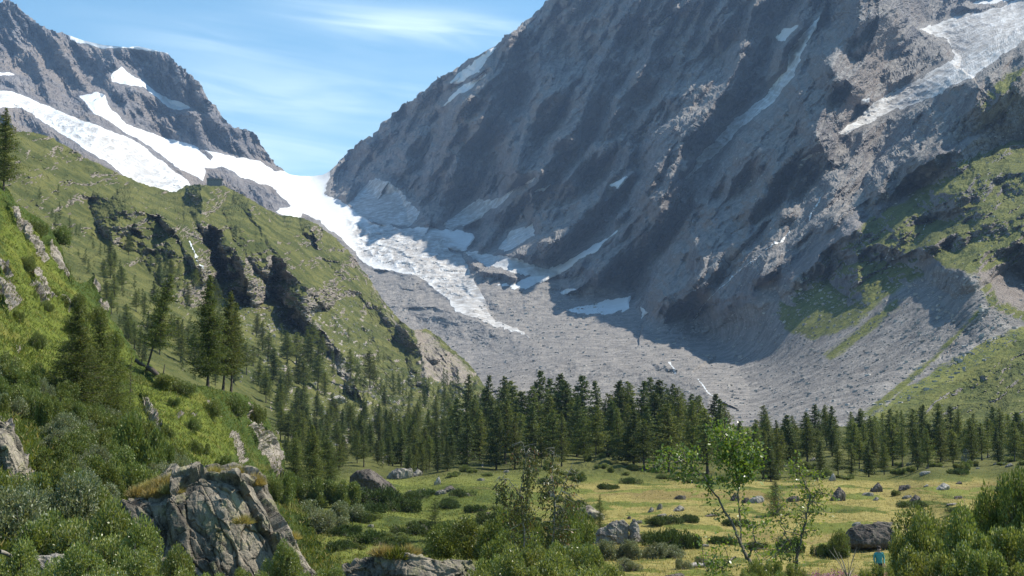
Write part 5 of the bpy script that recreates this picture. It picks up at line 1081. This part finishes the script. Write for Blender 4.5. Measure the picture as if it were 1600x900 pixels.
tuft(458, 842, 29.6, .14, 'dry tuft on the right edge of the fissured rock', ML_STRAW, 521, 260, .2)
tuft(600, 868, 25.2, .3, 'brown tuft of grass on the crown of the lichen boulder', ML_STRAW, 522, 900, .22); tuft(622, 872, 25.0, .3, 'greenish tuft of grass on the lichen boulder, right beside the brown one', ML_GRASS, 523, 700, .22); tuft(640, 866, 25.4, .2, 'small brown tuft on the lichen boulder, last to the right', ML_STRAW, 524, 400, .2)
rng = np.random.default_rng(77)
def cover(sheet, n, region, h, w, name, mat, per=3, lean=.5):
    x = rng.uniform(region[0], region[2], n); y = rng.uniform(region[1], region[3], n); C = sheet.lookup(x, y) + 0.0
    C[:, :2] += rng.normal(size=(n, 2)) * .25; keep = region[4](x, y); C = C[keep]
    V, Fq = blades(C, h, w, rng, lean, per); return tag(faces_obj(name, V, Fq, mat, rng), kind='stuff')
st_ = lambda x, y: (M.lookup(x, y)[:, 1] < 330) & (fb2(x / 60, y / 9, 3, seed=140) + rng.random(len(x)) * .5 > (.55 - .45 * sstep(x, 560, 950)))
cover(M, 60000, (480, 738, 1640, 960, st_), .30, .05, 'dry_grass', ML_STRAW, 1)
cover(M, 60000, (480, 738, 1640, 960, lambda x, y: rng.random(len(x)) < (.95 - .85 * sstep(x, 640, 1000))), .28, .06, 'meadow_grass', ML_GRASS, 2)
cover(N, 90000, (-60, 290, 540, 900, lambda x, y: (y > interp(x, TOPN) + 3) & (poly_sd(x, y, SLABS[14]) < 0)), .34, .055, 'slope_grass', ML_GRASS, 2, .7)
# fireweed
x = np.concatenate([rng.normal(1300, 36, 420), rng.normal(1250, 30, 160), rng.normal(1195, 14, 60), rng.normal(1370, 12, 60)]); D = rng.uniform(62, 84, len(x))
zg = np.interp(D, [60, 95], [6.1, .3]); X = (x - 800) / F * D
stems = np.stack([X, D, zg], 1); hh = rng.uniform(.7, 1.5, len(x)); V1, F1 = leaf_quads(stems, np.tile([0, 0, 1.0], (len(x), 1)) + rng.normal(size=(len(x), 3)) * .08, hh, .03, rng)
tag(faces_obj('fireweed_leaves', V1, F1, ML_GRASS, rng), kind='stuff')
C = np.repeat(stems + np.stack([0 * hh, 0 * hh, hh * .6], 1), 14, 0); C[:, 2] += rng.random(len(C)) * .4; C[:, :2] += rng.normal(size=(len(C), 2)) * .05
V1, F1 = leaf_quads(C, rng.normal(size=C.shape), .07, .06, rng); tag(faces_obj('fireweed_blossoms', V1, F1, ML_PINK, rng), kind='stuff')
# bare twigs in front of the fireweed
tw = np.random.default_rng(9); ls = []
base = np.array(P(1325, 905, 22))
for i in range(9):
    e = np.array(P(1325 + tw.uniform(-30, 20), 900 - tw.uniform(10, 48), 22 + tw.uniform(-.4, .4))) - base; ls.append((np.array([[0, 0, 0], e * .5 + tw.normal(size=3) * .02, e]), np.array([.008, .006, .002])))
V1, F1 = tubes(ls, 4); o = new_mesh('twig', V1, F1, MB_PALE, smooth=True); o.location = base; tag(o, 'bare grey twigs sticking up left of the lower right bushes', 'twig')
print('rocks and grass', round(_t.time() - _t0, 1))

# ------------------------------------------------------------------ the mountain hut
def plain(name, col, rough=.9, sc=2.0, k=.35):
    m, b = newmat(name); pos = b.n('ShaderNodeTexCoord').outputs['Object']; n = b.noise(pos, sc, 5, .7)
    fin(b, b.mix(b.ss(n, .3, .7), tuple(c * (1 - k) for c in col), tuple(min(1, c * (1 + k)) for c in col)), rough, n, .05, .5, .2); return m
M_STONE = plain('hut_stone', (.17, .165, .16)); M_ROOF = plain('hut_roof', (.11, .115, .12), .6); M_GLASS = plain('dark_window', (.03, .035, .04), .2, 1, .1); M_WHITE = plain('light_frame', (.5, .48, .44))
def boxes(bs):
    V = []; Fq = []
    for x0, x1, y0, y1, z0, z1 in bs:
        k = len(V); V += [(x, y, z) for z in (z0, z1) for x, y in ((x0, y0), (x1, y0), (x1, y1), (x0, y1))]
        Fq += [[k, k + 3, k + 2, k + 1], [k + 4, k + 5, k + 6, k + 7]] + [[k + a, k + (a + 1) % 4, k + 4 + (a + 1) % 4, k + 4 + a] for a in range(4)]
    return V, Fq
h0 = P(335.5, 290.0, 1262); hut = bpy.data.objects.new('mountain_hut', None); SC.collection.objects.link(hut); hut.location = h0; hut.rotation_euler = (0, 0, .18)
tag(hut, 'small grey stone mountain hut on the crest of the green shoulder', 'hut')
new_mesh('wall', *boxes([(-7.6, 7.6, -4.5, 4.5, -2.5, 6.3)]), M_STONE, parent=hut)
rv = [(-8.2, -5.1, 6.3), (8.2, -5.1, 6.3), (8.2, 5.1, 6.3), (-8.2, 5.1, 6.3), (-8.2, -5.1, 6.7), (8.2, -5.1, 6.7), (8.2, 5.1, 6.7), (-8.2, 5.1, 6.7), (-8.2, 0, 7.7), (8.2, 0, 7.7)]
me = bpy.data.meshes.new('roof'); me.from_pydata(rv, [], [(0, 3, 2, 1), (0, 1, 5, 4), (2, 3, 7, 6), (1, 2, 6, 9, 5), (3, 0, 4, 8, 7), (4, 5, 9, 8), (6, 7, 8, 9)]); me.materials.append(M_ROOF)
ro = bpy.data.objects.new('roof', me); SC.collection.objects.link(ro); ro.parent = hut
new_mesh('chimney', *boxes([(3.2, 4.2, -.6, .4, 7.2, 9.2)]), M_STONE, parent=ro)
for r_ in range(2):
    for i in range(5):
        w_ = new_mesh('window', *boxes([(-6.2 + i * 2.8, -5.2 + i * 2.8, -4.56, -4.44, 1.2 + r_ * 2.6, 2.5 + r_ * 2.6)]), M_GLASS, parent=hut)
        x0 = -6.2 + i * 2.8; z0 = 1.2 + r_ * 2.6
        new_mesh('frame', *boxes([(x0 - .15, x0, -4.6, -4.5, z0 - .15, z0 + 1.45), (x0 + 1, x0 + 1.15, -4.6, -4.5, z0 - .15, z0 + 1.45), (x0, x0 + 1, -4.6, -4.5, z0 + 1.3, z0 + 1.45), (x0, x0 + 1, -4.6, -4.5, z0 - .15, z0)]), M_WHITE, parent=w_)
tw_ = new_mesh('terrace_wall', *boxes([(-7, 7, -.5, .5, -3.5, .6)]), M_STONE); tw_.location = P(357, 296, 1275); tw_.rotation_euler = (0, .16, .2)
tag(tw_, 'low stone terrace wall running right from the mountain hut', 'wall')

# ---- white water: streams and falls as thin raised ribbons lying on the ground
MW, bW = newmat('white_water'); pos = bW.n('ShaderNodeNewGeometry').outputs['Position']; nW = bW.noise(pos, .35, 5, .7); fin(bW, bW.mix(bW.ss(nW, .4, .6), (.35, .37, .38), (.80, .82, .84)), .4, nW, .4, .6, .4)
def stream(sheet, pts, wpx, seed):
    pts = np.array(pts, float); L = np.concatenate([[0], np.cumsum(np.hypot(*(pts[1:] - pts[:-1]).T))]); t = np.arange(0, L[-1], 1.6)
    x = np.interp(t, L, pts[:, 0]) + 1.1 * fb2(t / 7, t * 0 + seed, 3); y = np.interp(t, L, pts[:, 1]); w_ = wpx * np.clip(.55 + 1.1 * fb2(t / 6, t * 0 + seed + 9, 3), .12, 1.4)
    V = []; 
    for s in (-1, 0, 1):
        q = sheet.lookup(x + s * w_, y).astype(float); q = q - unit(q - np.array([0, 0, CAMZ])) * (q[:, 1:2] * (.0016 + .0012 * (s == 0))) ; V.append(q)
    n = len(t); V = np.concatenate(V); i = np.arange(n - 1); Fq = np.concatenate([np.stack([i + k * n, i + 1 + k * n, i + 1 + (k + 1) * n, i + (k + 1) * n], 1) for k in (0, 1)])
    o = new_mesh('stream', V, Fq, MW); tag(o, kind='structure')
stream(M, [(296, 376), (300, 386), (306, 398), (308, 410), (315, 418), (322, 426)], 2.0, 1)
stream(B, [(1284, 306), (1278, 318), (1270, 330), (1264, 345)], 1.6, 2)
stream(B, [(1236, 360), (1210, 385), (1170, 415), (1140, 440), (1110, 465), (1096, 480), (1084, 500)], 1.4, 3)
stream(B, [(1450, 338), (1446, 350), (1442, 362)], .9, 4); stream(B, [(1391, 386), (1386, 400), (1382, 408)], .9, 5)
stream(B, [(1045, 565), (1052, 575), (1056, 586)], 2.4, 6); stream(B, [(1090, 592), (1100, 604), (1108, 616), (1130, 628)], 2.0, 7)

# ---- the walker behind the bushes: head and shoulders show
def person():
    zf_ = 6.35; c = P(1373, 858, 60); px0, py0 = c[0], c[1]; top = c[2] + .12; foot = top - 1.72
    bm = bmesh.new()
    sk = {'pel': (0, 0, .92, .15), 'bel': (0, 0, 1.08, .14), 'che': (0, -.02, 1.30, .165), 'nec': (0, -.01, 1.47, .055), 'hd1': (0, -.02, 1.56, .085), 'hd2': (0, -.02, 1.64, .095),
          'sl': (-.19, 0, 1.40, .06), 'el': (-.25, -.02, 1.12, .042), 'wl': (-.22, -.16, .90, .03), 'sr': (.19, 0, 1.40, .06), 'er': (.25, .02, 1.12, .042), 'wr': (.21, -.14, .92, .03),
          'hl': (-.10, 0, .86, .09), 'kl': (-.11, -.10, .48, .06), 'al': (-.11, .02, .08, .04), 'tl': (-.11, -.14, .03, .035), 'hr': (.10, 0, .86, .09), 'kr': (.11, .04, .48, .06), 'ar': (.11, .16, .08, .04), 'tr': (.11, .02, .03, .035)}
    ed = [('pel', 'bel'), ('bel', 'che'), ('che', 'nec'), ('nec', 'hd1'), ('hd1', 'hd2'), ('che', 'sl'), ('sl', 'el'), ('el', 'wl'), ('che', 'sr'), ('sr', 'er'), ('er', 'wr'), ('pel', 'hl'), ('hl', 'kl'), ('kl', 'al'), ('al', 'tl'), ('pel', 'hr'), ('hr', 'kr'), ('kr', 'ar'), ('ar', 'tr')]
    for s, w in (('l', 'wl'), ('r', 'wr')):
        x, y, z, _ = sk[w]
        for i, (dx, L) in enumerate(((-.022, .07), (-.008, .085), (.008, .08), (.022, .065))):
            sk[f'f{s}{i}'] = (x + dx, y - .05, z - .05, .011); sk[f'g{s}{i}'] = (x + dx, y - .07, z - .05 - L * .7, .008); ed += [(w, f'f{s}{i}'), (f'f{s}{i}', f'g{s}{i}')]
        sk[f't{s}'] = (x + (.04 if s == 'l' else -.04), y - .05, z - .02, .011); ed.append((w, f't{s}'))
    ks = list(sk); me = bpy.data.meshes.new('body'); me.from_pydata([sk[k][:3] for k in ks], [(ks.index(a), ks.index(b_)) for a, b_ in ed], [])
    o = bpy.data.objects.new('body', me); SC.collection.objects.link(o)
    s = o.modifiers.new('s', 'SKIN'); o.modifiers.new('u', 'SUBSURF').levels = 2
    for i, k in enumerate(ks): me.skin_vertices[0].data[i].radius = (sk[k][3], sk[k][3])
    me.skin_vertices[0].data[0].use_root = True
    ev = bpy.data.meshes.new_from_object(o.evaluated_get(bpy.context.evaluated_depsgraph_get())); bpy.data.objects.remove(o)
    skin = plain('skin', (.45, .27, .2), .6, 8, .1); shirt = plain('turquoise_cloth', (.10, .34, .33), .9, 8, .2); trs = plain('dark_trousers', (.05, .05, .06)); hair = plain('dark_hair', (.03, .022, .018), .7, 20, .3)
    r = bpy.data.objects.new('person', None); SC.collection.objects.link(r); r.location = (px0, py0, foot)
    for m_ in (skin, shirt, trs): ev.materials.append(m_)
    for f in ev.polygons:
        z = f.center.z; hand = abs(f.center.x) > .14 and z < .96 and f.center.y < -.10
        f.material_index = 0 if (z > 1.46 or hand) else (1 if z > .93 else 2); f.use_smooth = True
    b_ = bpy.data.objects.new('body', ev); SC.collection.objects.link(b_); b_.parent = r
    bm = bmesh.new(); bmesh.ops.create_icosphere(bm, subdivisions=3, radius=1)
    for v in bm.verts: v.co = Vector((v.co.x * .105, v.co.y * .115 + .012, v.co.z * .10 + 1.665)) if v.co.z > -.1 or v.co.y > .3 else Vector((v.co.x * .09, v.co.y * .07 + .02, v.co.z * .07 + 1.65))
    m3 = bpy.data.meshes.new('hair'); bm.to_mesh(m3); bm.free(); m3.materials.append(hair); ho = bpy.data.objects.new('hair', m3); SC.collection.objects.link(ho); ho.parent = r
    tag(r, 'person in a turquoise top standing behind the lower right bushes', 'person')
person()

for o in [q for L in (LARCH, SPRUCE, SH_NEAR, SH_GREY, SH_MID, SH_JUN, SH_RED, *PROTO.values()) for q in L]:
    if o.name not in USED:
        for c in list(o.children): bpy.data.objects.remove(c)
        bpy.data.objects.remove(o)
add_haze(4.8e-5)
print('total', round(_t.time() - _t0, 1))
